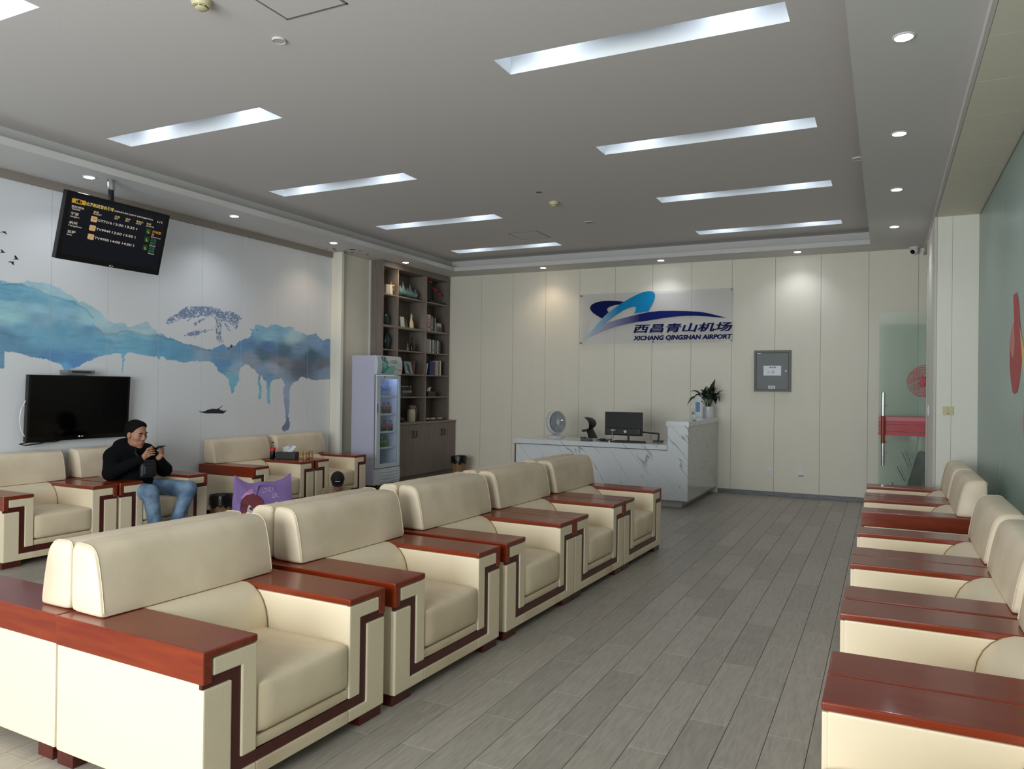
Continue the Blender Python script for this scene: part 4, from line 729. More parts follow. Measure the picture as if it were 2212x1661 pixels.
dr = MB().box(bx0 + .036, bx1 - .036, 11.414, 11.425, bz0 + .036, bz1 - .036).build('door', DB, t, bevel=.003); MB().box(-1.58, -1.34, 11.4125, 11.414, 1.725, 1.865).build('notice', mat('notice_white', (220, 228, 240), .4), dr)
MB().box(-1.50, -1.475, 11.412, 11.4125, 1.832, 1.85).box(-1.468, -1.443, 11.412, 11.4125, 1.832, 1.85).box(-1.436, -1.412, 11.412, 11.4125, 1.832, 1.85).build('notice_mark', mat('faint_ink', (120, 126, 150), .5), dr); MB().lathe([(.012, 0), (.012, .004), (0, .004)], 16, (-1.275, 11.414, 1.79), (0, -1, 0)).build('lock', WPL, dr); MB().box(-1.515, -1.42, 11.4125, 11.414, 1.535, 1.578).build('label_plate', WPL, dr)
[MB().box(-1.508 + k * .02, -1.494 + k * .02, 11.412, 11.4125, z_, z_ + .009).build('label_mark', BLK, dr) for k in range(4) for z_ in (1.542, 1.56)]; MB().box(-1.67, -1.62, 11.4125, 11.414, 2.035, 2.048).build('label_plate', WPL, dr)
tri = [(-1.535, 1.755), (-1.49, 1.755), (-1.5125, 1.795)]; poly_part(tri, lambda u, v, w: (u, 11.4122, v), mat('pale_pink_mark', (208, 200, 214), .5), 'warning_mark', dr); MB().lathe([(.022, 0), (.022, .0005)], 18, (-1.45, 11.4125, 1.775), (0, -1, 0)).build('warning_mark', mat('pale_pink_mark2', (204, 196, 214), .5), dr)
def plate(name, lab, x, z, w, kind):
    t = thing(name, lab, 'wall socket', (x, YB, z - w)); MB().box(x - w, x + w, YB - .008, YB, z - w, z + w).build('plate', WPL, t, bevel=.003)
    if kind == 0:
        for dx, dz in ((-.012, .018), (.012, .018), (0, -.004), (-.012, -.022), (.012, -.022)): MB().box(x + dx - .004, x + dx + .004, YB - .0085, YB - .007, z + dz - .003, z + dz + .003).build('socket_hole', BLK, t)
    else: MB().box(x - .032, x + .032, YB - .012, YB - .007, z - .012, z + .026).build('socket_insert', WPL, t, bevel=.002); MB().box(x - .034, x + .034, YB - .0105, YB - .007, z - .026, z - .014).build('port', BLK, t)
plate('wall_socket', 'white power socket low on the back wall, nearer the reception desk', -1.498, .338, .043, 0); plate('network_socket', 'white network socket with dark ports low on the back wall', -1.064, .331, .043, 1)
t = thing('light_switch', 'cream dimmer switch plate on the ivory pillar', 'switch', (.576, 9.0, 1.28)); MB().box(.526, .626, 8.991, 9.0, 1.28, 1.366).build('plate', CRP, t, bevel=.003); MB().lathe([(.014, 0), (.012, .008), (0, .009)], 18, (.576, 8.991, 1.323), (0, -1, 0)).build('knob', CRP, t, smooth=True); MB().box(.565, .587, 8.9905, 8.9912, 1.294, 1.299).box(.573, .579, 8.9905, 8.9912, 1.346, 1.35).build('mark', BLK, t)
t = thing('door_switch', 'small white door switch on the pillar edge by the glass door', 'switch', (.44, 9.85, 1.25)); MB().box(.428, .44, 9.80, 9.90, 1.25, 1.36).build('plate', WPL, t, bevel=.003); MB().box(.424, .43, 9.825, 9.875, 1.28, 1.335).build('button', WPL, t, bevel=.002)
# brochure rack behind the glass door
t = thing('brochure_rack', 'dark slanted brochure rack seen through the glass door', 'rack', (.32, 10.85, 0)); RK = mat('dark_rack', (52, 46, 48), .5)
def rk(u, v, w): return (u, w, v)
sil = [(.16, .0), (.30, .0), (.46, .62), (.468, .70), (.455, .745), (.42, .765), (.385, .75), (.36, .70), (.20, .1)]
for ya, yb in ((10.62, 10.645), (11.05, 11.075)): MB().prism(sil, rk, ya, yb).build('side_panel', RK, t, bevel=.003)
for u, v in ((.20, .16), (.26, .36), (.32, .55)): MB().prism([(u, v), (u + .10, v - .03), (u + .11, v), (u + .012, v + .03)], rk, 10.645, 11.05).build('shelf', RK, t)
BRC = [mat('brochure_dark', (40, 44, 48), .4), mat('brochure_grey', (120, 128, 132), .4), mat('brochure_white', (200, 204, 206), .5), mat('brochure_teal', (44, 122, 136), .4)]
for n_, (u, v, tl, mi, nm) in enumerate(((.30, .58, .55, 0, 'dark brochure at the top of the rack'), (.285, .57, .6, 1, 'grey brochure at the top of the rack'), (.27, .565, .7, 0, 'black brochure at the front of the top pocket'), (.24, .39, .6, 1, 'grey brochure in the middle rack pocket'), (.225, .385, .75, 0, 'dark brochure in the middle rack pocket'), (.205, .38, .9, 2, 'white brochure with teal lower half leaning out of the rack'), (.18, .19, .9, 0, 'dark brochure hanging from the lowest rack pocket'))):
    th_ = tl * .6; dx, dz = -math.sin(th_), math.cos(th_); L = .2; o = thing('brochure', nm, 'brochure', (u, 10.8, v), 0, 'brochures in the rack'); c = (u + dx * L / 2, 10.80, v + dz * L / 2)
    MB().obox(c, (dx, 0, dz), (0, 1, 0), (dz, 0, -dx), L / 2, .07, .004).build('pages', BRC[mi], o)
    if mi == 2: MB().obox((u + dx * L * .22 - dz * .0045, 10.80, v + dz * L * .22 + dx * .0045), (dx, 0, dz), (0, 1, 0), (dz, 0, -dx), L * .22, .07, .0005).build('colour_block', BRC[3], o)
# ------------------------------------------------------------------ bookcase and base cabinet
SB, SFX = XL + .004, -6.84            # back and front of the shelves
bk = thing('bookcase', 'tall grey-brown wooden bookcase with open compartments in the corner', 'bookcase', (-7.0, 10.45, .94))
ROWZ = [.938, 1.342, 1.703, 2.075, 2.446, 2.92]; DIV = [9.87, 10.69]
MB().box(SB, SFX, 9.466, 9.49, .94, ZS - .003).build('side_panel', LAM, bk); MB().box(SB, SFX, 11.41, YB - .002, .94, ZS - .003).build('side_panel', LAM, bk)
MB().box(SB, SB + .012, 9.49, 11.41, .94, ZS - .003).build('back_panel', LAM, bk); MB().box(SB + .012, SFX, 9.49, 11.41, 3.33, ZS - .003).build('top_panel', LAM, bk)
for y in DIV: MB().box(SB + .012, SFX, y - .01, y + .01, .94, 3.33).build('divider', LAMD, bk)
ye = [9.49] + DIV + [11.41]
for i in range(3):
    a = ye[i] + (.01 if i else 0); b = ye[i + 1] - (.01 if i < 2 else 0)
    for r, z in enumerate(ROWZ[1:]):
        th_ = .034 if r == 3 else .02; MB().box(SB + .012, SFX - .001, a, b, z - th_, z).build('shelf', LAMD, bk)
cbn = thing('base_cabinet', 'grey-brown base cabinet with black handles under the bookcase', 'cabinet', (-6.93, 10.55, 0))
MB().box(SB, -6.712, 9.70, YB - .018, .1, .91).build('body', LAM, cbn); MB().box(SB, -6.68, 9.68, YB - .018, .911, .937).build('worktop', LAMD, cbn, bevel=.002); MB().box(SB, -6.75, 9.70, YB - .018, 0, .1).build('plinth', LAM, cbn)
dy = (11.42 - 9.70) / 4
for k in range(4):
    a = 9.70 + k * dy; d = MB().box(-6.711, -6.692, a + .0015, a + dy - .0015, .104, .907).build('door', LAM, cbn); hy_ = a + dy - .045 if k % 2 == 0 else a + .045
    MB().tube([(-6.692, hy_, .70), (-6.668, hy_, .705), (-6.668, hy_, .795), (-6.692, hy_, .80)], .0075, 8).build('handle', BLK, d)
EPS = .0006
def on(r): return ROWZ[r] + EPS
CER = mat('white_ceramic', (214, 210, 204), .3); GOLD = mat('gold_paint', (196, 148, 78), .35, metal=.6); TEALC = mat('celadon_glaze', (112, 148, 152), .3, noise=(6, .3)); DKT = mat('dark_teal_glaze', (20, 48, 50), .15); BRN = mat('brown_glaze', (92, 62, 40), .3); IVO = mat('ivory_glaze', (216, 204, 160), .3); GRG = mat('grey_glaze', (120, 116, 108), .3); BLG = mat('black_glaze', (24, 22, 22), .25); FRED = mat('flamingo_red', (170, 28, 40), .4); DBASE = mat('dark_base', (22, 20, 20), .5)
# top row
t = thing('white_vase', 'white faceted vase with a gold deer in the top left compartment', 'vase', (-6.93, 9.72, on(5))); c = (-6.93, 9.715)
MB().prism([(.075 * math.cos(2 * math.pi * k / 8 + .4), .09 * math.sin(2 * math.pi * k / 8 + .4)) for k in range(8)], lambda u, v, w: (c[0] + u * (1 - .1 * (w > 3)), c[1] + v, w), on(5), on(5) + .15).build('body', CER, t); sdf_obj('deer_figure', [('e', (-6.87, 9.77, on(5) + .14), (.02, .035, .02)), ('c', (-6.87, 9.79, on(5) + .15), (-6.87, 9.82, on(5) + .115), .012, .008), ('c', (-6.865, 9.75, on(5) + .13), (-6.862, 9.75, on(5) + .05), .009, .006), ('c', (-6.865, 9.785, on(5) + .13), (-6.862, 9.79, on(5) + .06), .009, .006), ('c', (-6.88, 9.735, on(5) + .145), (-6.885, 9.72, on(5) + .2), .006, .003), ('c', (-6.88, 9.74, on(5) + .15), (-6.885, 9.75, on(5) + .205), .005, .003)], .004, GOLD, t, .008)
t = thing('mountain_sculpture', 'blue-green ceramic mountain sculpture with gold peaks on a dark base', 'sculpture', (-6.94, 10.28, on(5))); z = on(5); MB().box(-7.0, -6.88, 10.08, 10.57, z, z + .022).build('base', DBASE, t, bevel=.003)
pk = [(10.06, .21), (10.14, .27), (10.27, .19), (10.34, .25), (10.49, .20)]
P = [('e', (-6.94, 10.30, z + .07), (.055, .23, .028)), ('e', (-6.93, 10.26, z + .105), (.045, .24, .022)), ('e', (-6.94, 10.36, z + .045), (.045, .17, .022))]
for yy, hh in pk: P += [('c', (-6.94, yy * .96 + 10.3 * .04, z + .085), (-6.945, yy, z + hh - .02), .048, .007, .03)]
sdf_obj('peaks', P, .006, TEALC, t, .025); m = MB()
for yy, hh in pk[1:4]: m.lathe([(.0105, -.035), (.0075, -.012), (.002, 0)], 10, (-6.945, yy, z + hh))
m.build('gold_tips', GOLD, t, smooth=True)
t = thing('flamingo_ornament', 'three red flamingos on thin black legs standing on a dark base', 'ornament', (-6.92, 11.05, on(5))); MB().box(-6.98, -6.86, 10.82, 11.30, z, z + .03).build('base', DBASE, t, bevel=.003)
for yy, zz, s in ((10.90, .36, 1.), (11.07, .24, .9), (11.2, .17, .95)):
    f = sdf_obj('flamingo', [('e', (-6.92, yy, z + zz), (.022, .055 * s, .022)), ('c', (-6.92, yy - .04, z + zz + .005), (-6.92, yy - .075, z + zz + .03), .012, .007), ('c', (-6.92, yy + .04, z + zz), (-6.92, yy + .085, z + zz - .02), .014, .004)], .005, FRED, t, .012)
    MB().tube([(-6.925, yy - .012, z + .03), (-6.925, yy - .008, z + zz)], .0022, 5).tube([(-6.915, yy + .014, z + .03), (-6.915, yy + .01, z + zz)], .0022, 5).build('legs', BLK, f)
# second row
z = on(4); vp = [(.03, 0), (.05, .02), (.062, .08), (.055, .14), (.03, .165), (.022, .172), (.026, .182)]
t = tag(MB().lathe(vp, 24, (-6.93, 9.65, z)).build('dark_vase', DKT, None, smooth=True), 'round dark teal vase in the second row, leftmost compartment', 'vase')
tag(MB().obox((-6.90, 10.075, z + .083), (0, 1, 0), (1, 0, .12), (-.12, 0, 1), .052, .006, .08).build('white_card', mat('card', (200, 204, 208), .5), None), 'plain white card standing beside the small deer', 'card')
def deer(name, lab, y, z, h, m, x=-6.91):
    s = h / .24; p = lambda a, b: (x, y + a * s, z + b * s)
    return tag(sdf_obj(name, [('e', p(0, .055), (.03 * s, .042 * s, .055 * s)), ('c', p(-.01, .09), p(-.012, .17), .025 * s, .011 * s), ('e', p(-.002, .185), (.013 * s, .022 * s, .014 * s)), ('c', p(-.014, .195), p(-.024, .238), .005 * s, .003 * s), ('c', p(-.004, .195), p(.006, .238), .005 * s, .003 * s), ('c', p(0, .012), p(.0, .0125), .036 * s, .036 * s)], .0045 * max(s, .7), m, None, .02 * s, cuts=[((0, 0, -1), (0, 0, z))]), lab, 'figurine')
deer('deer_figurine', 'small brown sitting deer figurine in the middle compartment', 10.20, z, .15, BRN); deer('deer_figurine', 'tall cream deer figurine in the middle compartment', 10.34, z, .245, IVO, -6.90)
BC = {}
def book(lab, y, w, h, d, col, z, lean=0.0, x=-6.86, mark=None):
    if col not in BC: BC[col] = mat('book_cover_%d_%d_%d' % col, col, .5)
    t = thing('book', lab, 'book', (x - d / 2, y + w / 2, z), 0, 'books on the bookcase'); q = Matrix.Translation((0, y + w, z)) @ Matrix.Rotation(-lean, 4, 'X') @ Matrix.Translation((0, -y - w, -z))
    def bx(x0, x1, y0, y1, z0, z1):
        b = MB().box(x0, x1, y0, y1, z0, z1); b.v = [tuple(q @ Vector(p)) for p in b.v]; return b
    cv = bx(x - .003, x, y, y + w, z, z + h); cv.f += [tuple(i + 8 for i in f) for f in cv.f]; cv.m += cv.m[:]; e = bx(x - d, x - .003, y, y + .002, z, z + h); cv.v += e.v; e = bx(x - d, x - .003, y + w - .002, y + w, z, z + h); n = len(cv.v); cv.f += [tuple(i + n for i in f) for f in cv.f[:6]]; cv.m += [0] * 6; cv.v += e.v
    cv.build('cover', BC[col], t); bx(x - d + .004, x - .004, y + .003, y + w - .003, z + .003, z + h - .004).build('pages', PAGE, t)
    if mark:
        if mark not in BC: BC[mark] = mat('spine_print_%d_%d_%d' % mark, mark, .5)
        m = MB(); 
        for a, b_ in ((.12, .3), (.36, .44), (.5, .58), (.64, .72), (.78, .84)):
            e = bx(x, x + .0006, y + w * .25, y + w * .75, z + h * a, z + h * b_); n = len(m.v); m.v += e.v; m.f += [tuple(i + n for i in f) for f in e.f]; m.m += e.m
        m.build('spine_print', BC[mark], t)
    return t
PAGE = mat('book_pages', (206, 200, 186), .8)
y = 10.706
for col, w, h, mk, lab in (((218, 218, 216), .045, .262, (30, 30, 34), 'thick white book with black spine letters, second shelf row'), ((66, 74, 100), .022, .255, None, 'thin slate blue book beside the thick white one, second row'), ((214, 214, 212), .062, .262, (60, 60, 64), 'wide white book with dark block, second row'), ((176, 40, 36), .022, .25, None, 'red book in the second row'), ((92, 112, 104), .052, .245, (190, 200, 196), 'grey-green book with light letters, second row'), ((74, 88, 84), .03, .235, None, 'dark green-grey book, second row'), ((24, 24, 26), .03, .225, None, 'black book next to the book pile, second row'), ((210, 206, 196), .018, .22, None, 'thin pale book at the end of the second row')):
    book(lab, y, w, h, .18, col, on(4), mark=mk); y += w + .0025
zz = on(4)
for i, (h, L, col, lab) in enumerate(((.032, .17, (86, 78, 68), 'brown book at the bottom of the small pile'), (.028, .165, (104, 96, 80), 'dull tan book second from the bottom of the pile'), (.03, .15, (128, 116, 88), 'tan book in the middle of the pile'), (.026, .14, (216, 214, 210), 'white book with dark dots in the pile'), (.03, .12, (196, 190, 176), 'pale book on top of the pile'))):
    t = thing('book', lab, 'book', (-6.93, 11.2, zz), 0, 'books on the bookcase')
    if col not in BC: BC[col] = mat('book_cover_%d_%d_%d' % col, col, .5)
    y1 = 11.05 + L + .03; MB().box(-7.0, -6.87, y1 - L, y1, zz, zz + .003).box(-7.0, -6.87, y1 - L, y1, zz + h - .003, zz + h).box(-6.873, -6.87, y1 - L, y1, zz, zz + h).build('cover', BC[col], t); MB().box(-6.997, -6.873, y1 - L + .003, y1 - .003, zz + .003, zz + h - .003).build('pages', PAGE, t); zz += h + .0004
# third row
z = on(3); tag(MB().lathe([(.035, 0), (.05, .03), (.066, .14), (.06, .2), (.03, .23), (.03, .245)], 24, (-6.93, 9.67, z)).build('dark_vase', DKT, None, smooth=True), 'tall dark teal vase in the third row, leftmost compartment', 'vase')
deer('deer_figurine', 'small grey deer figurine in the third row', 10.25, z, .14, GRG); deer('deer_figurine', 'tall black deer figurine in the third row', 10.37, z, .255, BLG, -6.9)
y = 10.706
for col, w, h, mk, lab in (((150, 150, 146), .13, .225, None, 'wide grey box file in the third row'), ((206, 206, 204), .026, .22, None, 'white slim book beside the grey box file'), ((96, 92, 96), .03, .215, None, 'grey-violet book in the third row'), ((40, 38, 44), .02, .215, None, 'black slim book before the patterned one, third row'), ((210, 210, 212), .045, .22, (30, 30, 32), 'black and white patterned book in the third row'), ((80, 78, 76), .028, .21, (160, 160, 158), 'dark grey book in the third row'), ((112, 114, 114), .034, .215, None, 'mid grey book in the third row'), ((26, 28, 32), .03, .21, (150, 150, 150), 'black book with pale letters in the third row'), ((208, 212, 214), .04, .215, (90, 94, 98), 'white book with grey letters near the end, third row'), ((54, 78, 82), .03, .205, None, 'dark teal book near the end of the third row'), ((84, 82, 72), .03, .2, None, 'olive grey book at the very end of the third row')):
    book(lab, y, w, h, .17, col, z, mark=mk); y += w + .0022
# fourth row
z = on(2)
tag(MB().lathe([(.04, 0), (.055, .06), (.05, .13), (.024, .18), (.03, .2)], 22, (-6.97, 9.66, z)).build('dark_vase', DKT, None, smooth=True), 'dark vase just above the fridge in the fourth row', 'vase')
t = thing('photo_frame', 'black frame leaning behind the hand picture book', 'frame', (-6.95, 10.3, z)); MB().obox((-6.935, 10.31, z + .112), (0, 1, 0), (.2, 0, 1), (1, 0, -.2), .125, .112, .008).build('board', BLK, t); MB().obox((-6.925, 10.31, z + .114), (0, 1, 0), (.2, 0, 1), (1, 0, -.2), .108, .094, .001).build('picture', mat('dim_picture', (44, 40, 40), .5), t)
t = thing('picture_book', 'book with a blue hand on its white cover leaning against the frame', 'book', (-6.89, 10.22, z)); A1, A2, A3 = Vector((0, 1, -.03)).normalized(), Vector((-.22, .02, 1)).normalized(), Vector((1, 0, .22)).normalized(); cc = Vector((-6.875, 10.215, z + .102))
MB().obox(cc, A1, A2, A3, .095, .098, .009).build('cover', mat('hand_cover', (168, 176, 178), .5), t); HB = mat('hand_blue', (38, 84, 124), .5)
hp_ = [(-.08, .0), (-.07, -.012), (-.02, -.03), (-.055, .035), (-.068, .055), (-.058, .062), (-.03, .03), (-.045, .07), (-.036, .08), (-.012, .038), (-.012, .078), (-.002, .082), (.01, .035), (.03, .06), (.04, .055), (.035, .02), (.055, -.095), (-.005, -.095), (-.03, -.05)]
MB().add([cc + A1 * u + A2 * v + A3 * .0098 for u, v in hp_], [tuple(range(len(hp_)))]).build('hand_print', HB, t)
book('pink patterned book standing at a slant in the fourth row', 10.445, .05, .225, .1, (160, 112, 106), z, lean=.16, x=-6.945, mark=(120, 70, 68))
t = thing('spiral_notebook', 'white spiral bound notebook leaning in the fourth row', 'notebook', (-6.9, 10.72, z)); MB().obox((-6.92, 10.735, z + .098), (1, 0, 0), (0, .22, 1), (0, 1, -.22), .075, .094, .007).build('pages', mat('notebook_white', (206, 206, 204), .6), t); m = MB()
for k in range(10): m.tube([(-6.846, 10.722 + .02 * k * .2, z + .02 + k * .018), (-6.838, 10.729 + .02 * k * .2, z + .021 + k * .018), (-6.846, 10.745 + .02 * k * .2, z + .018 + k * .018)], .0016, 5)
m.build('spiral', BLK, t)
y = 10.84
for col, w, h, mk, lab in (((36, 48, 104), .15, .222, None, 'large navy blue folder in the fourth row'), ((176, 66, 54), .018, .2, None, 'thin red book after the navy folder'), ((120, 128, 92), .035, .22, (200, 204, 170), 'olive book with light print in the fourth row'), ((196, 200, 190), .036, .235, (90, 120, 80), 'pale book with green print in the fourth row'), ((150, 168, 172), .03, .23, None, 'pale blue book in the fourth row'), ((26, 26, 30), .028, .235, None, 'black book in the fourth row'), ((212, 212, 212), .04, .25, None, 'tall white book in the fourth row'), ((30, 32, 44), .024, .245, None, 'dark book at the end of the fourth row')):
    book(lab, y, w, h, .16, col, z, mark=mk); y += w + .0025
# fifth row: water bottles and tissue box; sixth row: flasks and packs
PET = glass('clear_pet', (.84, .87, .91, 1), .03, rough=.06, fres=.25); WATER = PET; CAPW = mat('bottle_cap_white', (210, 214, 220), .4); CAPR = mat('bottle_cap_red', (150, 30, 34), .4); COLA = mat('cola', (14, 5, 4), .3, spec=.2); LABR = mat('red_label', (190, 28, 40), .4); CAPK = mat('bottle_cap_black', (24, 22, 22), .4); GRN = mat('green_soda', (50, 132, 54), .25); LABB = mat('blue_label', (120, 142, 196), .4); CAPB = mat('bottle_cap_blue', (96, 118, 206), .4)
def make_bottle(kind, lab, x, y, z, h, group, r=None):
    r = r or h * .15; t = thing('bottle', lab, 'bottle', (x, y, z), 0, group); L = dict(local=True, smooth=True)
    pf = [(r * .8, 0), (r, .02 * h / .2), (r, h * .35), (r * .93, h * .42), (r, h * .5), (r, h * .62), (r * .75, h * .76), (r * .4, h * .86), (r * .4, h * .93)]
    if kind == 'cola': 
        MB().lathe([(r * .78, .001), (r * .97, .02 * h / .2), (r * .97, h * .35), (r * .9, h * .42), (r * .97, h * .5), (r * .97, h * .58)], 16).build('drink', COLA, t, **L); MB().lathe(pf, 16).build('body', PET, t, **L); MB().lathe([(r * 1.01, h * .44), (r * 1.03, h * .5), (r * 1.03, h * .62), (r * .99, h * .64)], 16).build('label_band', LABR, t, **L); cp = CAPK
    elif kind == 'green': MB().lathe(pf, 16).build('body', GRN, t, **L); MB().lathe([(r * 1.02, h * .4), (r * 1.03, h * .6)], 16).build('label_band', mat('green_label', (96, 170, 80), .4), t, **L); cp = GRN
    else: MB().lathe(pf, 16).build('body', PET, t, **L); MB().lathe([(r * 1.02, h * .38), (r * 1.02, h * .58)], 16).build('label_band', LABB if kind == 'water' else mat('pale_label', (150, 156, 166), .5), t, **L); cp = CAPB if kind == 'water' else CAPW
    MB().lathe([(r * .46, h * .92), (r * .46, h)], 14).build('cap', cp, t, **L); return t
z = on(1)
for k, (x, yy) in enumerate(((-6.88, 10.09), (-6.88, 10.155), (-6.885, 10.22), (-6.875, 10.285), (-6.94, 10.12), (-6.94, 10.25))):
    make_bottle('clear', 'clear water bottle on the bookcase, %s' % ['first in the front line', 'second in the front line', 'third in the front line', 'last in the front line', 'rear left one', 'rear right one'][k], x, yy, z, .17, 'water bottles on the bookcase', .026)
TB = mat('black_leatherette', (24, 24, 25), .45, bump=(120, .2)); TIS = mat('tissue', (224, 228, 234), .8)
def tissue_box(lab, cx, cy, z, hx, hy, h, rot, tall=.075):
    t = thing('tissue_box', lab, 'tissue box', (cx, cy, z), rot); MB().box(-hx, hx, -hy, hy, 0, h).build('box', TB, t, bevel=.004, local=True); MB().box(-hx * .62, hx * .62, -hy * .18, hy * .18, h, h + .001).build('slot', BLK, t, local=True); V = []; F = []; n = 9
    for j, zz in enumerate((0, .35, .7, 1.0)):
        for i in range(n):
            s = i / (n - 1) * 2 - 1; V.append((hx * (.42 + .1 * j) * s * (1 if j < 3 else .8) + .012 * j, .01 * math.sin(i * 1.9 + j) + .012 * j * (1 if s > 0 else -1) + .012 * (j == 3), h + tall * zz * (1 - .25 * abs(s) * (j == 3)) - .004 * (i % 2)))
    for j in range(3):
        for i in range(n - 1): F.append((j * n + i, j * n + i + 1, (j + 1) * n + i + 1, (j + 1) * n + i))
    n0 = len(V); V2 = [(a, b + .0015, c_) for a, b, c_ in V]; MB().add(V + V2, F + [tuple(k + n0 for k in f[::-1]) for f in F]).build('tissue', TIS, t, local=True, smooth=True); return t
tissue_box('black tissue box with a white tissue on the bookcase', -6.925, 10.91, on(1), .12, .065, .085, R90)
z = on(0); FLW = mat('flask_cream', (196, 190, 170), .35); FLC = mat('flask_grey', (110, 104, 96), .4)
def flask(lab, x, y, m, m2):
    t = thing('vacuum_flask', lab, 'flask', (x, y, z)); MB().lathe([(.062, 0), (.066, .01), (.066, .15), (.058, .19), (.05, .2)], 24, (x, y, z)).build('body', m, t, smooth=True); MB().lathe([(.052, .2), (.055, .215), (.05, .25), (.03, .262), (0, .264)], 24, (x, y, z)).prism([(.045, .24), (.085, .25), (.085, .258), (.04, .262)], lambda u, v, w: (x + w, y - u, z + v), -.015, .015).build('lid', m2, t, smooth=True); MB().tube([(x + .01, y + .05, z + .235), (x + .012, y + .1, z + .22), (x + .012, y + .105, z + .12), (x + .005, y + .066, z + .08)], .009, 8).build('handle', m2, t, smooth=True)
flask('cream vacuum flask with grey lid on the cabinet top', -6.86, 10.30, FLW, FLC); flask('grey vacuum flask behind the cream one', -6.98, 10.53, mat('flask_dark', (92, 86, 80), .4), mat('flask_lid_light', (150, 144, 134), .4))
t = thing('black_bag', 'small black pouch on the cabinet top beside the fridge', 'bag', (-6.9, 10.0, z)); sdf_obj('pouch', [('e', (-6.90, 10.02, z + .04), (.07, .1, .05)), ('e', (-6.90, 10.10, z + .03), (.05, .05, .035))], .007, BLK, t, .03, cuts=[((0, 0, -1), (0, 0, z))]); MB().tube([(-6.88, 9.99, z + .085), (-6.87, 10.02, z + .11), (-6.88, 10.06, z + .08)], .004, 6).build('strap', BLK, t)
PKW = mat('white_pack', (186, 182, 178), .45); t = thing('tray', 'flat dark tray holding small packs on the cabinet top', 'tray', (-6.87, 11.02, z)); MB().box(-6.94, -6.80, 10.74, 11.30, z, z + .008).build('plate', BRN, t, bevel=.002); MB().box(-6.803, -6.797, 10.74, 11.30, z + .0, z + .016).box(-6.943, -6.937, 10.74, 11.30, z, z + .016).build('rim', BRN, t)
for yy, lab in ((10.80, 'small crumpled white sachet, leftmost on the tray'), (10.97, 'flat white snack pack in the middle of the tray'), (11.2, 'crumpled white snack pack at the tray end')):
    tag(MB().cushion(-6.91, -6.84, yy - .03 - .03 * (yy > 10.9), yy + .03 + .03 * (yy > 10.9), z + .0175, z + .04, .008, (.004, .01, .008), 4).build('snack_pack', PKW, None, smooth=True), lab, 'pack')
# ------------------------------------------------------------------ drinks fridge
fx0, fx1, fy0, fy1, fz0, fz1 = -6.92, -6.525, 8.85, 9.455, .09, 1.944
fg = thing('drinks_fridge', 'tall pale lilac drinks fridge with a glass door and green header', 'fridge', (-6.72, 9.15, 0)); FB = mat('fridge_lilac', (190, 190, 214), .4, noise=(3, .04)); FI = mat('fridge_inside', (214, 220, 236), .4); FF = mat('fridge_frame', (196, 206, 214), .35)
bd = MB().box(fx0, fx1, fy0, fy0 + .03, fz0, fz1).box(fx0, fx1, fy1 - .03, fy1, fz0, fz1).box(fx0, fx0 + .03, fy0 + .03, fy1 - .03, fz0, fz1).box(fx0 + .03, fx1, fy0 + .03, fy1 - .03, 1.665, fz1).box(fx0 + .03, fx1, fy0 + .03, fy1 - .03, fz0, .335).build('body', FB, fg)
ii = .0305; MB().box(fx0 + .03, fx0 + .032, fy0 + ii, fy1 - ii, .335, 1.665).box(fx0 + .03, fx1, fy0 + .03, fy0 + .032, .335, 1.665).box(fx0 + .03, fx1, fy1 - .032, fy1 - .03, .335, 1.665).box(fx0 + .03, fx1, fy0 + .032, fy1 - .032, .335, .337).box(fx0 + .03, fx1, fy0 + .032, fy1 - .032, 1.663, 1.665).build('lining', FI, fg)
dr = MB().box(fx1, fx1 + .035, 8.872, 8.955, .33, 1.66).box(fx1, fx1 + .035, 9.405, 9.452, .33, 1.66).box(fx1, fx1 + .035, 8.955, 9.405, 1.61, 1.66).box(fx1, fx1 + .035, 8.955, 9.405, .33, .388).build('door_frame', FF, fg)
MB().box(fx1 + .012, fx1 + .02, 8.955, 9.405, .388, 1.61).build('glass', glass('fridge_glass', (.92, .95, .98, 1), .0, fres=.12), dr); MB().box(fx1 + .033, fx1 + .037, 8.885, 8.9, 1.12, 1.25).build('handle_recess', BLK, dr); MB().lathe([(.01, 0), (.01, .003)], 14, (fx1 + .035, 9.04, 1.636), (1, 0, 0)).build('lock', BLK, dr); MB().box(fx1, fx1 + .004, 8.868, 8.873, .32, 1.67).build('gasket', BLK, fg)
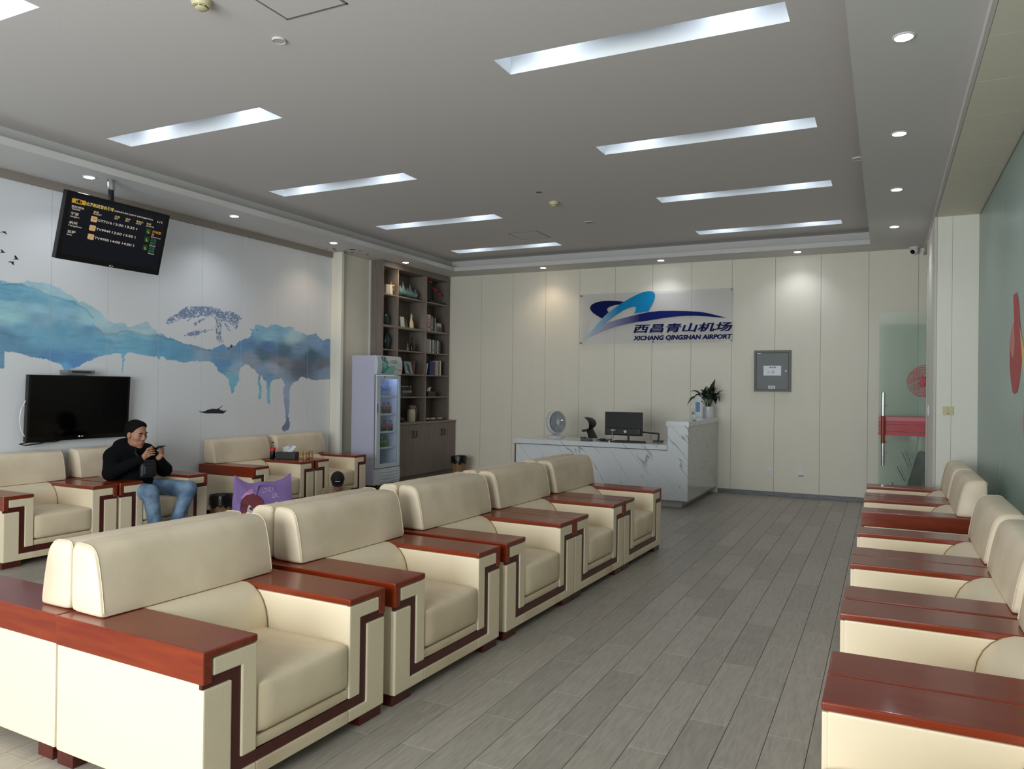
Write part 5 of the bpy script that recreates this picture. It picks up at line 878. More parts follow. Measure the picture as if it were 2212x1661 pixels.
# curved header with its print
hv = [(fx1, 1.672), (fx1 + .035, 1.672), (fx1 + .05, 1.71), (fx1 + .058, 1.76), (fx1 + .06, 1.81), (fx1 + .055, 1.87), (fx1 + .04, 1.915), (fx1 + .02, 1.944), (fx1, 1.944)]
hd = MB().prism(hv, lambda u, v, w: (u, w, v), fy0, fy1 + .002).build('header', FF, fg, smooth=True)
def hx_(z): return float(np.interp(z, [p[1] for p in hv[1:8]], [p[0] for p in hv[1:8]])) + .0012
def hpoly(P, m, lift=0):
    V = [];  b = MB(); ys = [p[0] for p in P]; pts = []
    n = len(P)
    for i in range(n):
        (a, c_), (d, e) = P[i], P[(i + 1) % n]
        for s in (0, .34, .67): pts.append((a + (d - a) * s, c_ + (e - c_) * s))
    cy_, cz_ = sum(p[0] for p in pts) / len(pts), sum(p[1] for p in pts) / len(pts); n = len(pts); ks = (1, .8, .6, .4, .2)
    V = [(hx_(cz_ + (q - cz_) * k) + lift, cy_ + (p - cy_) * k, cz_ + (q - cz_) * k) for k in ks for p, q in pts] + [(hx_(cz_) + lift, cy_, cz_)]; F = []
    for r in range(len(ks) - 1):
        for i in range(n): F.append((r * n + i, r * n + (i + 1) % n, (r + 1) * n + (i + 1) % n, (r + 1) * n + i))
    F += [((len(ks) - 1) * n + i, (len(ks) - 1) * n + (i + 1) % n, len(ks) * n) for i in range(n)]
    b.add(V, F); b.build('header_print', m, hd)
HW = mat('header_white', (205, 214, 214), .4); H1 = mat('header_teal', (58, 150, 142), .4); H2 = mat('header_mint', (128, 192, 182), .4); H3 = mat('header_blue', (40, 104, 150), .4); H4 = mat('header_dark', (24, 40, 66), .4)
ya, yb_ = 8.955, 9.44
hpoly([(ya, 1.69), (yb_, 1.69), (yb_, 1.93), (ya, 1.93)], HW); hpoly([(ya, 1.69), (9.25, 1.69), (9.26, 1.78), (9.17, 1.80), (9.10, 1.86), (ya, 1.90)], H1, .001); hpoly([(9.02, 1.695), (9.25, 1.692), (9.27, 1.81), (9.18, 1.80), (9.09, 1.75)], H2, .002); hpoly([(ya, 1.87), (9.06, 1.87), (9.06, 1.93), (ya, 1.93)], H3, .002); hpoly([(ya, 1.692), (9.0, 1.692), (ya, 1.725)], H4, .003); hpoly([(ya + .01, 1.79), (9.03, 1.75), (9.08, 1.83), (ya + .03, 1.865)], H2, .002); hpoly([(9.37, 1.735), (9.43, 1.735), (9.43, 1.747), (9.37, 1.747)], REDS, .002); hpoly([(9.08, 1.80), (9.14, 1.78), (9.17, 1.83), (9.10, 1.86)], HW, .003)
text('COLD', hd, (hx_(1.85) + .003, 9.17, 1.835), (0, 1, 0), (0, 0, 1), .14, .05, H1); [hpoly([(9.19 + k * .03, 1.735), (9.195 + k * .03, 1.735), (9.21 + k * .03, 1.772), (9.204 + k * .03, 1.772)], H4, .0015) for k in range(5)]; text('G', hd, (hx_(1.885) + .004, 8.975, 1.885), (0, 1, 0), (-.35, 0, 1), .035, .035, HW, bold=.03)
gr = MB().prism([(fx1, .095), (fx1 + .03, .095), (fx1 + .04, .16), (fx1 + .042, .24), (fx1 + .035, .318), (fx1, .318)], lambda u, v, w: (u, w, v), fy0, fy1).build('base_grille', FF, fg, smooth=True)
for k in range(4): MB().tube([(fx1 + .036, 8.93 + .02, .14 + k * .045), (fx1 + .048, 9.15, .128 + k * .045), (fx1 + .036, 9.41, .14 + k * .045)], .008, 8).build('grille_rib', FF, gr, smooth=True)
for xx in (fx0 + .05, fx1 - .05):
    for yy in (fy0 + .05, fy1 - .05): MB().lathe([(.022, 0), (.018, .012), (.018, fz0)], 12, (xx, yy, 0)).build('foot', BLK, fg)
FZ = [1.355, 1.096, .838, .609]
WIRE = mat('shelf_wire', (222, 228, 236), .4)
for zz in FZ:
    m = MB().box(fx1 - .02, fx1 - .012, fy0 + .034, fy1 - .034, zz - .014, zz + .012).box(fx0 + .036, fx0 + .042, fy0 + .034, fy1 - .034, zz - .006, zz)
    for k in range(17): yy = fy0 + .04 + k * (fy1 - fy0 - .08) / 16; m.box(fx0 + .036, fx1 - .012, yy - .0015, yy + .0015, zz - .004, zz)
    m.build('wire_shelf', WIRE, fg)
m = MB()
for k in range(26): m.box(fx0 + .033, fx0 + .036, 9.33, 9.345, .42 + k * .046, .432 + k * .046)
m.build('shelf_rail_slots', BLK, fg)
MB().tube([(fx1 - .035, fy0 + .06, 1.648), (fx1 - .035, fy1 - .06, 1.648)], .008, 8).build('light_tube', emis('fridge_light', (200, 220, 255), 9), fg)
for k, (x, yy) in enumerate(((-6.62, 9.13), (-6.62, 9.21), (-6.62, 9.30), (-6.72, 9.15), (-6.72, 9.25))): make_bottle('water', 'water bottle with blue cap on the top fridge shelf, %s' % ['left front', 'middle front', 'right front', 'left rear', 'right rear'][k], x, yy, FZ[0] + EPS, .205, 'water bottles in the fridge', .033)
for k, (x, yy) in enumerate(((-6.66, 9.15), (-6.62, 9.22), (-6.62, 9.33))): make_bottle('cola', 'cola bottle on the second fridge shelf, %s' % ['leftmost', 'middle', 'rightmost'][k], x, yy, FZ[1] + EPS, .165, 'cola bottles in the fridge', .033)
for k, (x, yy) in enumerate(((-6.66, 9.14), (-6.60, 9.19), (-6.64, 9.27), (-6.61, 9.37))): make_bottle('cola', 'cola bottle on the third fridge shelf, %s' % ['leftmost', 'second from the left', 'third from the left', 'rightmost'][k], x, yy, FZ[2] + EPS, .165, 'cola bottles in the fridge', .033)
for k, (x, yy) in enumerate(((-6.62, 9.15), (-6.62, 9.25), (-6.71, 9.19))): make_bottle('green', 'green soda bottle on the lowest fridge shelf, %s' % ['left front', 'right front', 'rear'][k], x, yy, FZ[3] + EPS, .165, 'green bottles in the fridge', .035)
# ------------------------------------------------------------------ hanging flight screen
tc_, tyaw, ttilt, troll = Vector((-6.55, 4.804, 2.898)), -.038, .253, -.014
n0 = Vector((math.cos(tyaw), math.sin(tyaw), 0)); a0 = Vector((-math.sin(tyaw), math.cos(tyaw), 0)); u0 = Vector((0, 0, 1))
tn = n0 * math.cos(ttilt) - u0 * math.sin(ttilt); tu = u0 * math.cos(ttilt) + n0 * math.sin(ttilt); ta = a0 * math.cos(troll) + tu * math.sin(troll); tu = tu * math.cos(troll) - a0 * math.sin(troll)
def tvp(u, v, w=0.0): return tc_ + ta * u + tu * v + tn * w
t = thing('flight_screen', 'black flight information screen hanging from the ceiling on a pole', 'television', (-6.6, 4.78, ZS)); TVB = mat('tv_bezel', (12, 13, 15), .22)
MB().obox(tvp(0, 0, -.03), ta, tu, tn, .5225, .3075, .03).build('bezel', TVB, t, bevel=.006); MB().obox(tvp(0, 0, -.075), ta, tu, tn, .40, .22, .02).build('rear_cover', BLK, t, bevel=.01)
SCRN = mat('screen_navy', (10, 12, 22), .25, emit=((12, 16, 26), .35)); MB().obox(tvp(.0, .01, .0008), ta, tu, tn, .485, .265, .0006).build('screen', SCRN, t)
MB().tube([(-6.6, 4.78, ZS), (-6.6, 4.78, ZS - .10)], .036, 16).build('ceiling_bracket', STEEL, t, smooth=True); MB().tube([(-6.6, 4.78, ZS - .08), (-6.6, 4.79, 2.95)], .026, 14).build('pole', mat('pole_dark', (34, 38, 46), .35, metal=.5), t, smooth=True); MB().tube([(-6.575, 4.74, ZS - .09), (-6.56, 4.735, 3.25), (-6.575, 4.745, 3.12)], .004, 6).build('cable', BLK, t)
MB().obox((-6.605, 4.79, 2.93), ta, tu, tn, .1, .1, .012).build('mount_plate', BLK, t)
def em2(name, c, s): return mat(name, (8, 8, 8), .4, emit=(c, s))
TY = em2('text_yellow', (240, 210, 120), .62); TW = em2('text_white', (226, 214, 196), .62); TG = em2('text_green', (70, 160, 120), .35); TO_ = em2('text_orange', (232, 150, 50), .6); IY = em2('icon_yellow', (206, 160, 50), .62); IC = em2('icon_cream', (216, 180, 128), .6); IG = em2('icon_green', (40, 80, 36), .35); ID = mat('icon_dark', (20, 14, 8), .5); IO = em2('icon_orange', (190, 110, 40), .6); IGY = em2('icon_figure', (170, 200, 80), .4)
def tx(s, u, v, w, h, m, bold=0): text(s, t, tvp(u, v, .0018), ta, tu, w, h, m, 'screen_text', bold=bold or .008, lift=.0004)
def rc(u0_, v0_, u1, v1, m, nm='screen_icon', w=.0018):
    r = .006; P = [(u0_ + r, v1), (u1 - r, v1), (u1, v1 + r), (u1, v0_ - r), (u1 - r, v0_), (u0_ + r, v0_), (u0_, v0_ - r), (u0_, v1 + r)]; MB().add([tvp(a, b, w) for a, b in P], [tuple(range(8))]).build(nm, m, t)
rc(-.469, .247, -.34, .206, IY); rc(-.432, .236, -.378, .212, ID, w=.0022); rc(-.416, .243, -.394, .236, ID, w=.0022); rc(-.42, .234, -.4165, .214, IY, w=.0026); rc(-.393, .234, -.3895, .214, IY, w=.0026)
tx('出港航班登机引导', -.335, .210, .266, .034, TY, .01); tx('DEPARTURE FLIGHT INFORMATION', -.06, .215, .40, .014, TW); rc(.375, .232, .458, .200, BLKG, 'page_badge'); tx('1/1', .395, .207, .052, .02, TW)
for s, u, v, w, h, m in (('目的/经停', -.46, .165, .113, .021, TW), ('TO/VIA', -.459, .146, .08, .015, TW), ('宁波', -.459, .1, .073, .027, TW), ('ningbo', -.461, .076, .086, .018, TW), ('杭州', -.459, .018, .073, .027, TW), ('Hangzhou', -.46, -.006, .12, .018, TW), ('拉萨', -.459, -.064, .073, .027, TW), ('lasa', -.46, -.084, .045, .014, TW),
                         ('航班', -.256, .162, .05, .018, TY), ('FLIGHT', -.256, .146, .08, .013, TW), ('计划', -.05, .165, .05, .018, TY), ('SDT', -.05, .148, .04, .013, TW), ('变更', .062, .165, .05, .018, TY), ('EDT', .061, .148, .04, .013, TW), ('登机口', .173, .166, .072, .018, TY), ('GATE', .172, .148, .055, .013, TW), ('状态', .283, .167, .05, .018, TY), ('STATUS', .283, .147, .085, .013, TW)): tx(s, u, v, w, h, m)
for k, (f, a, b, g_) in enumerate((('GY7216', '12:30', '13:35', '4'), ('TV9949', '13:50', '13:50', '2'), ('TV9950', '14:00', '14:00', '3'))):
    dv = -.0815 * k; rc(-.27, .129 + dv, -.21, .078 + dv, IC); tx(f, -.205, .091 + dv, .141, .022, TW, .008); tx(a, -.047, .091 + dv, .098, .022, TW, .008); tx(b, .071, .091 + dv, .098, .022, TW, .008); tx(g_, .184, .091 + dv, .014, .022, TW, .008)
    for q in ((-.255, .092, -.232, .105, -.222, .116, -.24, .104),) if k else ((-.258, .112, -.24, .122, -.236, .116, -.25, .106), (-.245, .102, -.224, .112, -.22, .106, -.236, .096)): MB().add([tvp(q[i], q[i + 1] + dv, .0022) for i in (0, 2, 4, 6)], [(3, 2, 1, 0)]).build('airline_mark', IO, t)
    rc(.291, .133 + dv, .344, .078 + dv, IG); rc(.308, .115 + dv, .32, .088 + dv, IGY, 'status_figure', .0022); rc(.312, .097 + dv, .332, .085 + dv, IGY, 'status_figure', .0022)
tx('开始登', .359, .098, .1, .026, TO_); tx('机', .358, .068, .03, .026, TO_); tx('Boarding', .356, .052, .107, .011, TW)
for k, dv in ((0, 0), (1, -.08)): tx('正在', .357, .018 + dv, .066, .026, TG); tx('值机', .357, -.013 + dv, .066, .026, TG); tx('Check', .355, -.032 + dv, .07, .013, TW)
tx('LG', .008, -.297, .018, .009, TW); MB().lathe([(.006, 0), (.006, .001)], 14, tvp(-.006, -.2925, .0005), tn).build('logo_disc', TW, t)
# ------------------------------------------------------------------ wall television
t = thing('wall_television', 'switched-off black television mounted low on the mural wall', 'television', (-7.15, 4.86, .95)); ang = .045
def wt(u, v, w): return Vector((-7.093 + w + (v - .31) * .05, 4.332 + u, .948 + v))
MB().obox(wt(.525, .31, -.025), (0, 1, 0), (.05, 0, 1), (1, 0, -.05), .525, .313, .025).build('bezel', TVB, t, bevel=.005); MB().obox(wt(.525, .325, .0012), (0, 1, 0), (.05, 0, 1), (1, 0, -.05), .50, .285, .0006).build('screen', mat('dead_screen', (4, 4, 5), .12, spec=.35), t); MB().box(-7.186, -7.12, 4.6, 5.1, 1.1, 1.45).build('wall_bracket', BLK, t)
text('LG', t, wt(.53, .022, .002), (0, 1, 0), (.05, 0, 1), .022, .012, TW); MB().lathe([(.008, 0), (.008, .001)], 14, wt(.512, .028, .001), (1, 0, -.05)).build('logo_disc', TW, t); MB().tube([(-7.13, 4.335, 1.33), (-7.12, 4.29, 1.25), (-7.12, 4.275, 1.15), (-7.13, 4.30, 1.05), (-7.13, 4.33, 1.0)], .005, 6).build('side_cable', WPL, t)
MB().tube([(-7.12, 4.62, .952), (-7.12, 4.45, .925), (-7.1, 4.32, .918), (-7.12, 4.28, .93), (-7.12, 4.36, .945), (-7.12, 4.6, .935), (-7.12, 4.68, .95)], .006, 6).build('hanging_cable', BLK, t)
t = thing('set_top_box', 'flat grey set-top box on a shelf above the wall television', 'set-top box', (-7.13, 4.83, 1.575)); STB = mat('stb_grey', (120, 122, 124), .4)
MB().box(-7.188, -7.06, 4.69, 4.97, 1.592, 1.624).build('case', STB, t, bevel=.004); MB().box(-7.0605, -7.058, 4.73, 4.93, 1.598, 1.612).build('front_strip', BLK, t); MB().box(-7.188, -7.06, 4.70, 4.96, 1.582, 1.5915).build('wall_shelf', GREYM, t)
# ------------------------------------------------------------------ small things on the armrests
ZA = .5812
make_bottle('cola', 'half-full cola bottle standing on the dark armrest', -6.88, 7.24, ZA, .21, 'loose bottle', .033)['group'] = 'drinks on the armrests'
tissue_box('black tissue box with a white tissue on the armrest', -6.72, 7.33, ZA, .125, .065, .085, .35, .085)
WT = mat('tan_wood', (190, 150, 100), .5); t = thing('wooden_slingshot_toy', 'small tan wooden frame toy with crossed straps lying on the armrest', 'toy', (-6.52, 7.44, ZA))
def wp(u, v, w): return Vector((-6.50 - .05 * u + w, 7.36 + .15 * u, ZA + v))
for u in (.0, 1.25): MB().obox(wp(u, .05, 0), (.12, .0, 1) if u > 1 else (.0, 0, 1), (0, 1, 0), (1, 0, 0), .048, .012, .006).obox(wp(u, .05, .05), (-.12, .0, 1) if u > 1 else (0, 0, 1), (0, 1, 0), (1, 0, 0), .048, .012, .006).build('end_post', WT, t, bevel=.002)
MB().tube([wp(0, .088, .02), wp(.6, .07, .02), wp(1.25, .10, .02)], .005, 7).tube([wp(0, .085, .03), wp(.7, .06, .03), wp(1.05, .045, .03)], .005, 7).tube([wp(1.25, .1, .02), wp(1.05, .05, .02), wp(1.05, .012, .02)], .005, 7).build('strap', WT, t, smooth=True); MB().tube([wp(.5, .06, .02), wp(.48, .03, .025), wp(.52, .012, .02), wp(.56, .03, .02), wp(.5, .055, .02)], .004, 6).build('strap_loop', WT, t, smooth=True); MB().obox(wp(.62, .01, .025), (.05 * -1, .15, 0), (1, 0, 0), (0, 0, 1), .09, .012, .008).build('base_bar', WT, t, bevel=.002)
# ------------------------------------------------------------------ waste bins
BINW = wood_mat('bin_woodgrain', (120, 92, 62), (160, 128, 92), .5, axis=(6, 6, 1), scale=4); BAGK = mat('black_bin_bag', (16, 16, 17), .22, bump=(40, .5))
def bin_(lab, x, y, r, h):
    t = thing('waste_bin', lab, 'waste bin', (x, y, 0)); MB().lathe([(r * .8, 0), (r * .82, .01), (r, h), (r * .96, h), (r * .78, .02), (0, .02)], 28, (x, y, 0)).build('bin', BINW, t, smooth=True)
    V = []; F = []; n = 30; rr = random.Random(int(x * 10))
    for k in range(n):
        a = 2 * math.pi * k / n; c, s = math.cos(a), math.sin(a); w = 1 + .05 * rr.uniform(-1, 1)
        for q, zz in ((.80, h - .05), (.93 * w, h + .004), (1.03 * w, h + .012), (1.07 * w, h - .02), (1.05, h - .085 - .05 * rr.random())): V.append((x + r * q * c, y + r * q * s, zz))
    for k in range(n):
        for j in range(4): F.append((k * 5 + j, k * 5 + j + 1, ((k + 1) % n) * 5 + j + 1, ((k + 1) % n) * 5 + j))
    MB().add(V, F).build('bin_bag', BAGK, t, smooth=True)
bin_('wood-grain waste bin with a black bag between two armchairs by the mural', -6.47, 6.05, .125, .295); bin_('wood-grain waste bin with a black bag beside the base cabinet', -6.37, 11.0, .125, .35)
# ------------------------------------------------------------------ purple tote bag
t = thing('tote_bag', 'big purple cloth tote bag with a cartoon girl print on the floor', 'bag', (-5.6, 5.77, 0)); PUR = mat('purple_cloth', (152, 124, 188), .75, noise=(5, .22), bump=(9, .5)); bdir = Vector((.30, .954, 0)); bn = Vector((.954, -.30, 0)); bc = Vector((-5.60, 5.77, 0))
def bp_(u, v, w): return bc + bdir * u + bn * w + Vector((0, 0, v))
def btop(u): return .515 + .015 * math.cos(u * 9) + .105 * max(0, (abs(u) - .10) / .2) ** 1.7 * (1.1 if u < 0 else .85)
def bhalf(u, s): return (.012 + .125 * (1 - s) ** .8 * (1 - .55 * (abs(u) / .30) ** 3)) if s > .0 else .14
NU, NV = 28, 16; V = []; F = []
for sd in (1, -1):
    for j in range(NV + 1):
        s = j / NV
        for i in range(NU + 1):
            u = (i / NU * 2 - 1) * .30 * (1 - .05 * s * 0); wr = .012 * math.sin(u * 22 + j * .9) * math.sin(s * 3) + .008 * math.sin(u * 40 + j * 2.1) * s; V.append(bp_(u, s * btop(u), sd * (bhalf(u, s) + wr * (1 - s * .6))))
K = (NU + 1) * (NV + 1)
for j in range(NV):
    for i in range(NU):
        a = j * (NU + 1) + i; q = (a, a + 1, a + NU + 2, a + NU + 1); F.append(q[::-1]); F.append(tuple(k + K for k in q))
for j in range(NV):
    for i, fl_ in ((0, 1), (NU, 0)):
        a = j * (NU + 1) + i; q = (a, a + NU + 1, a + NU + 1 + K, a + K); F.append(q if not fl_ else q[::-1])
for i in range(NU): a = NV * (NU + 1) + i; F.append((a, a + K, a + K + 1, a + 1)); F.append((i, i + 1, i + 1 + K, i + K))
MB().add(V, F).build('body', PUR, t, smooth=True)
def fr_(u, v, l=.004): # on the front face of the bag
    s = min(.995, v / btop(u)); wr = .012 * math.sin(u * 22 + s * NV * .9) * math.sin(s * 3) + .008 * math.sin(u * 40 + s * NV * 2.1) * s; return bp_(u, v, bhalf(u, s) + wr * (1 - s * .6) + l)
def bpoly(P, m, nm, l):
    pts = []
    for i in range(len(P)):
        a, b_ = P[i], P[(i + 1) % len(P)]
        for s in (0, .25, .5, .75): pts.append((a[0] + (b_[0] - a[0]) * s, a[1] + (b_[1] - a[1]) * s))
    cx = sum(p[0] for p in pts) / len(pts); cy_ = sum(p[1] for p in pts) / len(pts); rings = [[(cx + (u - cx) * k, cy_ + (v - cy_) * k) for u, v in pts] for k in (1, .66, .33)]; V = [fr_(u, v, l) for r in rings for u, v in r] + [fr_(cx, cy_, l)]; n = len(pts); F = []
    for r in range(2):
        for i in range(n): F.append((r * n + i, r * n + (i + 1) % n, (r + 1) * n + (i + 1) % n, (r + 1) * n + i))
    for i in range(n): F.append((2 * n + i, 2 * n + (i + 1) % n, 3 * n))
    MB().add(V, F).build(nm, m, t, smooth=True)
HAIR_ = mat('print_hair', (122, 56, 64), .7); FACE_ = mat('print_face', (214, 222, 232), .7); BOW_ = mat('print_bow', (214, 150, 196), .7); OUT_ = mat('print_outline', (60, 30, 70), .7); PINK_ = mat('print_cheek', (216, 160, 190), .7); LILT = mat('print_letters', (206, 190, 232), .6)
def ell(cx, cy_, a, b_, n=16): return [(cx + a * math.cos(2 * math.pi * k / n), cy_ + b_ * math.sin(2 * math.pi * k / n)) for k in range(n)]
bpoly(ell(-.15, .30, .125, .125), OUT_, 'print', .0035); bpoly(ell(-.15, .30, .12, .12), HAIR_, 'print', .0045); bpoly([(-.225, .22), (-.21, .28), (-.18, .325), (-.15, .29), (-.09, .265), (-.06, .23), (-.09, .17), (-.15, .15), (-.20, .17)], FACE_, 'print', .0055); bpoly([(-.265, .385), (-.23, .43), (-.16, .475), (-.13, .47), (-.12, .435), (-.16, .425), (-.20, .42), (-.25, .385)], BOW_, 'print', .0055)
for P_, m_ in ((ell(-.185, .25, .011, .006, 8), OUT_), (ell(-.11, .23, .007, .013, 8), OUT_), (ell(-.085, .20, .022, .014, 10), PINK_), (ell(-.045, .255, .02, .02, 8), BOW_), (ell(.08, .28, .04, .028, 12), BOW_), (ell(.11, .315, .02, .013, 8), FACE_)): bpoly(P_, m_, 'print', .0065)
def btext(s, u, v, w, h):
    o = text(s, None, (0, 0, 0), (1, 0, 0), (0, 1, 0), w, h, LILT, 'lettering', bold=.01, shear=.12, lift=0); me = o.data; inv = WM[t.name].inverted()
    for vt in me.vertices: x_, y_ = vt.co.x, vt.co.y; vt.co = inv @ fr_(u + x_, v + y_ + x_ * .06, .007)
    o.parent = t
btext('LOVELY', -.03, .425, .12, .045); btext('GIRL', .065, .365, .075, .045)
for sd, du in ((1, 0), (-1, .03)):
    pts = [bp_(-.11 + du, .40, sd * .04), bp_(-.08 + du, .50, sd * .035), bp_(.0 + du, .505, sd * .03), bp_(.10 + du, .47, sd * .03), bp_(.12 + du, .40, sd * .04)]; m = MB()
    for a, b_ in zip(pts, pts[1:]): m.obox((a + b_) / 2, b_ - a, bn, Vector(b_ - a).cross(bn), (b_ - a).length / 2 + .004, .016, .0025)
    m.build('handle', PUR, t)
# ------------------------------------------------------------------ people
SKIN = mat('skin', (176, 128, 104), .55, noise=(30, .08)); HAIRM = mat('black_hair', (12, 10, 10), .8, spec=.15, bump=(140, .2)); HOOD = mat('black_hoodie', (9, 10, 13), .9, spec=.15, bump=(14, .3)); JEAN = mat('blue_jeans', (122, 148, 172), .9, noise=(9, .45), bump=(16, 1.0), col2=(62, 88, 118), thr=(.3, .65)); LIP = mat('lips', (150, 92, 82), .5); DARKE = mat('eye_dark', (22, 16, 14), .3); SHOE = mat('dark_shoe', (36, 36, 38), .6)
def head_prims(c, R, s=1.0):
    c = np.array(c); R = np.array(R)
    def P(x, y, z): return tuple(c + s * (R @ np.array([x, y, z])))
    def E(x, y, z, a, b, d, k=.012): return ('e', P(x, y, z), (a * s, b * s, d * s), R, k * s)
    def Cc(a, b, ra, rb, k=.008): return ('c', P(*a), P(*b), ra * s, rb * s, k * s)
    L = [E(-.014, 0, .043, .098, .080, .084), E(.014, 0, -.02, .078, .071, .09, .02), E(.022, 0, -.082, .060, .062, .042, .025), E(.062, 0, -.112, .020, .027, .016, .015), Cc((.090, 0, .012), (.104, 0, -.026), .007, .0105), E(.095, .012, -.031, .010, .008, .007), E(.095, -.012, -.031, .010, .008, .007),
         Cc((.080, -.036, .027), (.080, .036, .027), .012, .012, .012), E(.055, .045, -.02, .026, .022, .022, .02), E(.055, -.045, -.02, .026, .022, .022, .02), E(.074, 0, -.066, .016, .026, .018, .012), Cc((.084, -.016, -.063), (.084, .016, -.063), .006, .006, .006), Cc((.081, -.013, -.076), (.081, .013, -.076), .007, .007, .006),
         E(-.004, .083, -.008, .021, .010, .032, .006), E(-.004, -.083, -.008, .021, .010, .032, .006)]
    return L, P, R
def face_parts(t, P, R, s=1.0):
    Rm = Matrix(R.tolist())
    for sg in (-1, 1):
        MB().ball(P(.0835, sg * .034, .0035), (.006 * s, .016 * s, .004 * s), 12, Rm).build('eye', DARKE, t, smooth=True); MB().tube([P(.089, sg * .016, .026), P(.092, sg * .034, .030), P(.083, sg * .052, .025)], [.0045 * s, .005 * s, .003 * s], 7).build('eyebrow', HAIRM, t, smooth=True)
    MB().tube([P(.083, -.023, -.070), P(.0905, 0, -.0695), P(.083, .023, -.070)], [.0015 * s, .0045 * s, .0015 * s], 8).build('lips', LIP, t, smooth=True)
def rot(yaw, pitch, roll=0): return np.array((Matrix.Rotation(yaw, 3, 'Z') @ Matrix.Rotation(pitch, 3, 'Y') @ Matrix.Rotation(roll, 3, 'X')))
# ---- man on the armchair, facing +x, reading his phone
man = thing('person', 'man in a black hoodie and blue jeans looking at his phone', 'person', (-6.6, 5.06, .40))
hc_ = (-6.565, 5.062, 1.008); HR = rot(.12, .19, .05); HPz, PP, Rm_ = head_prims(hc_, HR, 1.03)
shR, shL = (-6.69, 4.91, .79), (-6.68, 5.265, .81); elR, elL = (-6.575, 4.80, .65), (-6.545, 5.375, .635); wrR, wrL = (-6.388, 4.995, .782), (-6.378, 5.172, .776)
hipR, hipL = (-6.62, 4.985, .475), (-6.62, 5.165, .475); knR, knL = (-6.205, 4.945, .475), (-6.205, 5.385, .462); anR, anL = (-6.205, 5.005, .09), (-6.22, 5.235, .09)
body = list(HPz) + [('c', (-6.615, 5.065, .86), (-6.588, 5.063, .945), .062, .058, .02), ('c', (-6.66, 5.08, .78), (-6.63, 5.075, .50), .11, .12, .03), ('c', shR, elR, .045, .038), ('c', shL, elL, .045, .038), ('c', elR, wrR, .036, .026), ('c', elL, wrL, .036, .026), ('c', hipR, knR, .06, .05), ('c', hipL, knL, .06, .05), ('c', knR, anR, .045, .035), ('c', knL, anL, .045, .035)]
# hands: palm, four fingers of different length and a thumb closing on the phone
ph = Vector((-6.350, 5.135, .876))
def hand(wr, kn, sidev, d1, d2, lens, thumb):
    wr, kn = np.array(wr), np.array(kn); u_ = lambda v: np.array(v) / np.linalg.norm(v); sidev, d1, d2 = u_(sidev), u_(d1), u_(d2)
    L = [('c', wr, wr * .5 + kn * .5, .025, .022, .012)]
    for i in range(4): L.append(('c', wr * .75 + kn * .25 + sidev * (-.012 + .008 * i), kn + sidev * (-.027 + .018 * i), .014, .0105, .008))
    for i, ln in enumerate(lens):
        k = kn + sidev * (-.027 + .018 * i); fan = sidev * (i - 1.5) * .08; m_ = k + (d1 + fan) * ln * .55; e = m_ + (d2 + fan * .5) * ln * .45; L += [('c', k, m_, .0088, .0078, .002), ('c', m_, e, .0078, .0062, .002)]
    L += [('c', wr * .6 + kn * .4, thumb[0], .013, .0105, .006), ('c', thumb[0], thumb[1], .0095, .0072, .003)]; return L
body += hand(wrR, (-6.368, 5.040, .830), (-.35, -.25, .9), (.22, .85, .40), (.35, .9, .05), (.052, .064, .068, .062), [(-6.392, 5.055, .868), (-6.384, 5.098, .888)])
body += hand(wrL, (-6.350, 5.196, .838), (-.25, .10, .95), (.30, -.72, .45), (.05, -.98, .1), (.05, .060, .064, .058), [(-6.388, 5.188, .874), (-6.384, 5.160, .896)])
sdf_obj('body', body, .0048, SKIN, man, .012)
face_parts(man, PP, Rm_, 1.03)
hp2 = [('e', PP(-.015, 0, .047), (.1015 * 1.03, .0835 * 1.03, .0875 * 1.03), Rm_), ('e', PP(-.045, 0, .0), (.068, .076, .08), Rm_), ('e', PP(.03, 0, .085), (.06, .066, .044), Rm_)]
zup = Rm_ @ np.array([1.0, 0, -.62]); sdf_obj('hair', hp2, .0048, HAIRM, man, .015, cuts=[(tuple(zup), PP(.067, 0, .088)), (tuple(Rm_ @ np.array([.05, 0, -1.0])), PP(-.03, 0, -.045))])
torso = [('e', (-6.69, 5.08, .80), (.135, .215, .12), None, .05), ('e', (-6.655, 5.075, .66), (.155, .20, .15), None, .05), ('e', (-6.61, 5.07, .53), (.17, .20, .11), None, .05), ('c', shR, (-6.67, 5.0, .85), .082, .075, .05), ('c', shL, (-6.67, 5.14, .85), .082, .075, .05), ('c', (-6.67, 5.0, .85), (-6.67, 5.14, .85), .075, .075, .05), ('c', shR, elR, .083, .072, .03), ('c', elR, tuple(np.array(wrR) * .93 + np.array(elR) * .07), .068, .040, .02), ('c', shL, elL, .083, .072, .03), ('c', elL, tuple(np.array(wrL) * .93 + np.array(elL) * .07), .068, .040, .02), ('e', (-6.70, 5.06, .915), (.085, .115, .05), None, .03), ('c', (-6.70, 4.96, .905), (-6.70, 5.16, .905), .035, .035, .02), ('c', (-6.64, 5.0, .905), (-6.56, 5.02, .868), .03, .024, .02), ('c', (-6.64, 5.13, .90), (-6.56, 5.12, .868), .03, .024, .02), ('e', (-6.545, 5.07, .845), (.03, .05, .035), None, .03)]
sdf_obj('hoodie', torso, .0075, HOOD, man, .03)
legs = [('e', (-6.62, 5.075, .475), (.14, .19, .085), None, .04), ('c', hipR, knR, .092, .076, .03), ('c', hipL, knL, .092, .076, .03), ('c', knR, (anR[0], anR[1], .13), .073, .058, .02), ('c', knL, (anL[0], anL[1], .13), .073, .058, .02), ('c', (anR[0], anR[1], .13), (anR[0], anR[1], .085), .058, .056, .01), ('c', (anL[0], anL[1], .13), (anL[0], anL[1], .085), .058, .056, .01)]
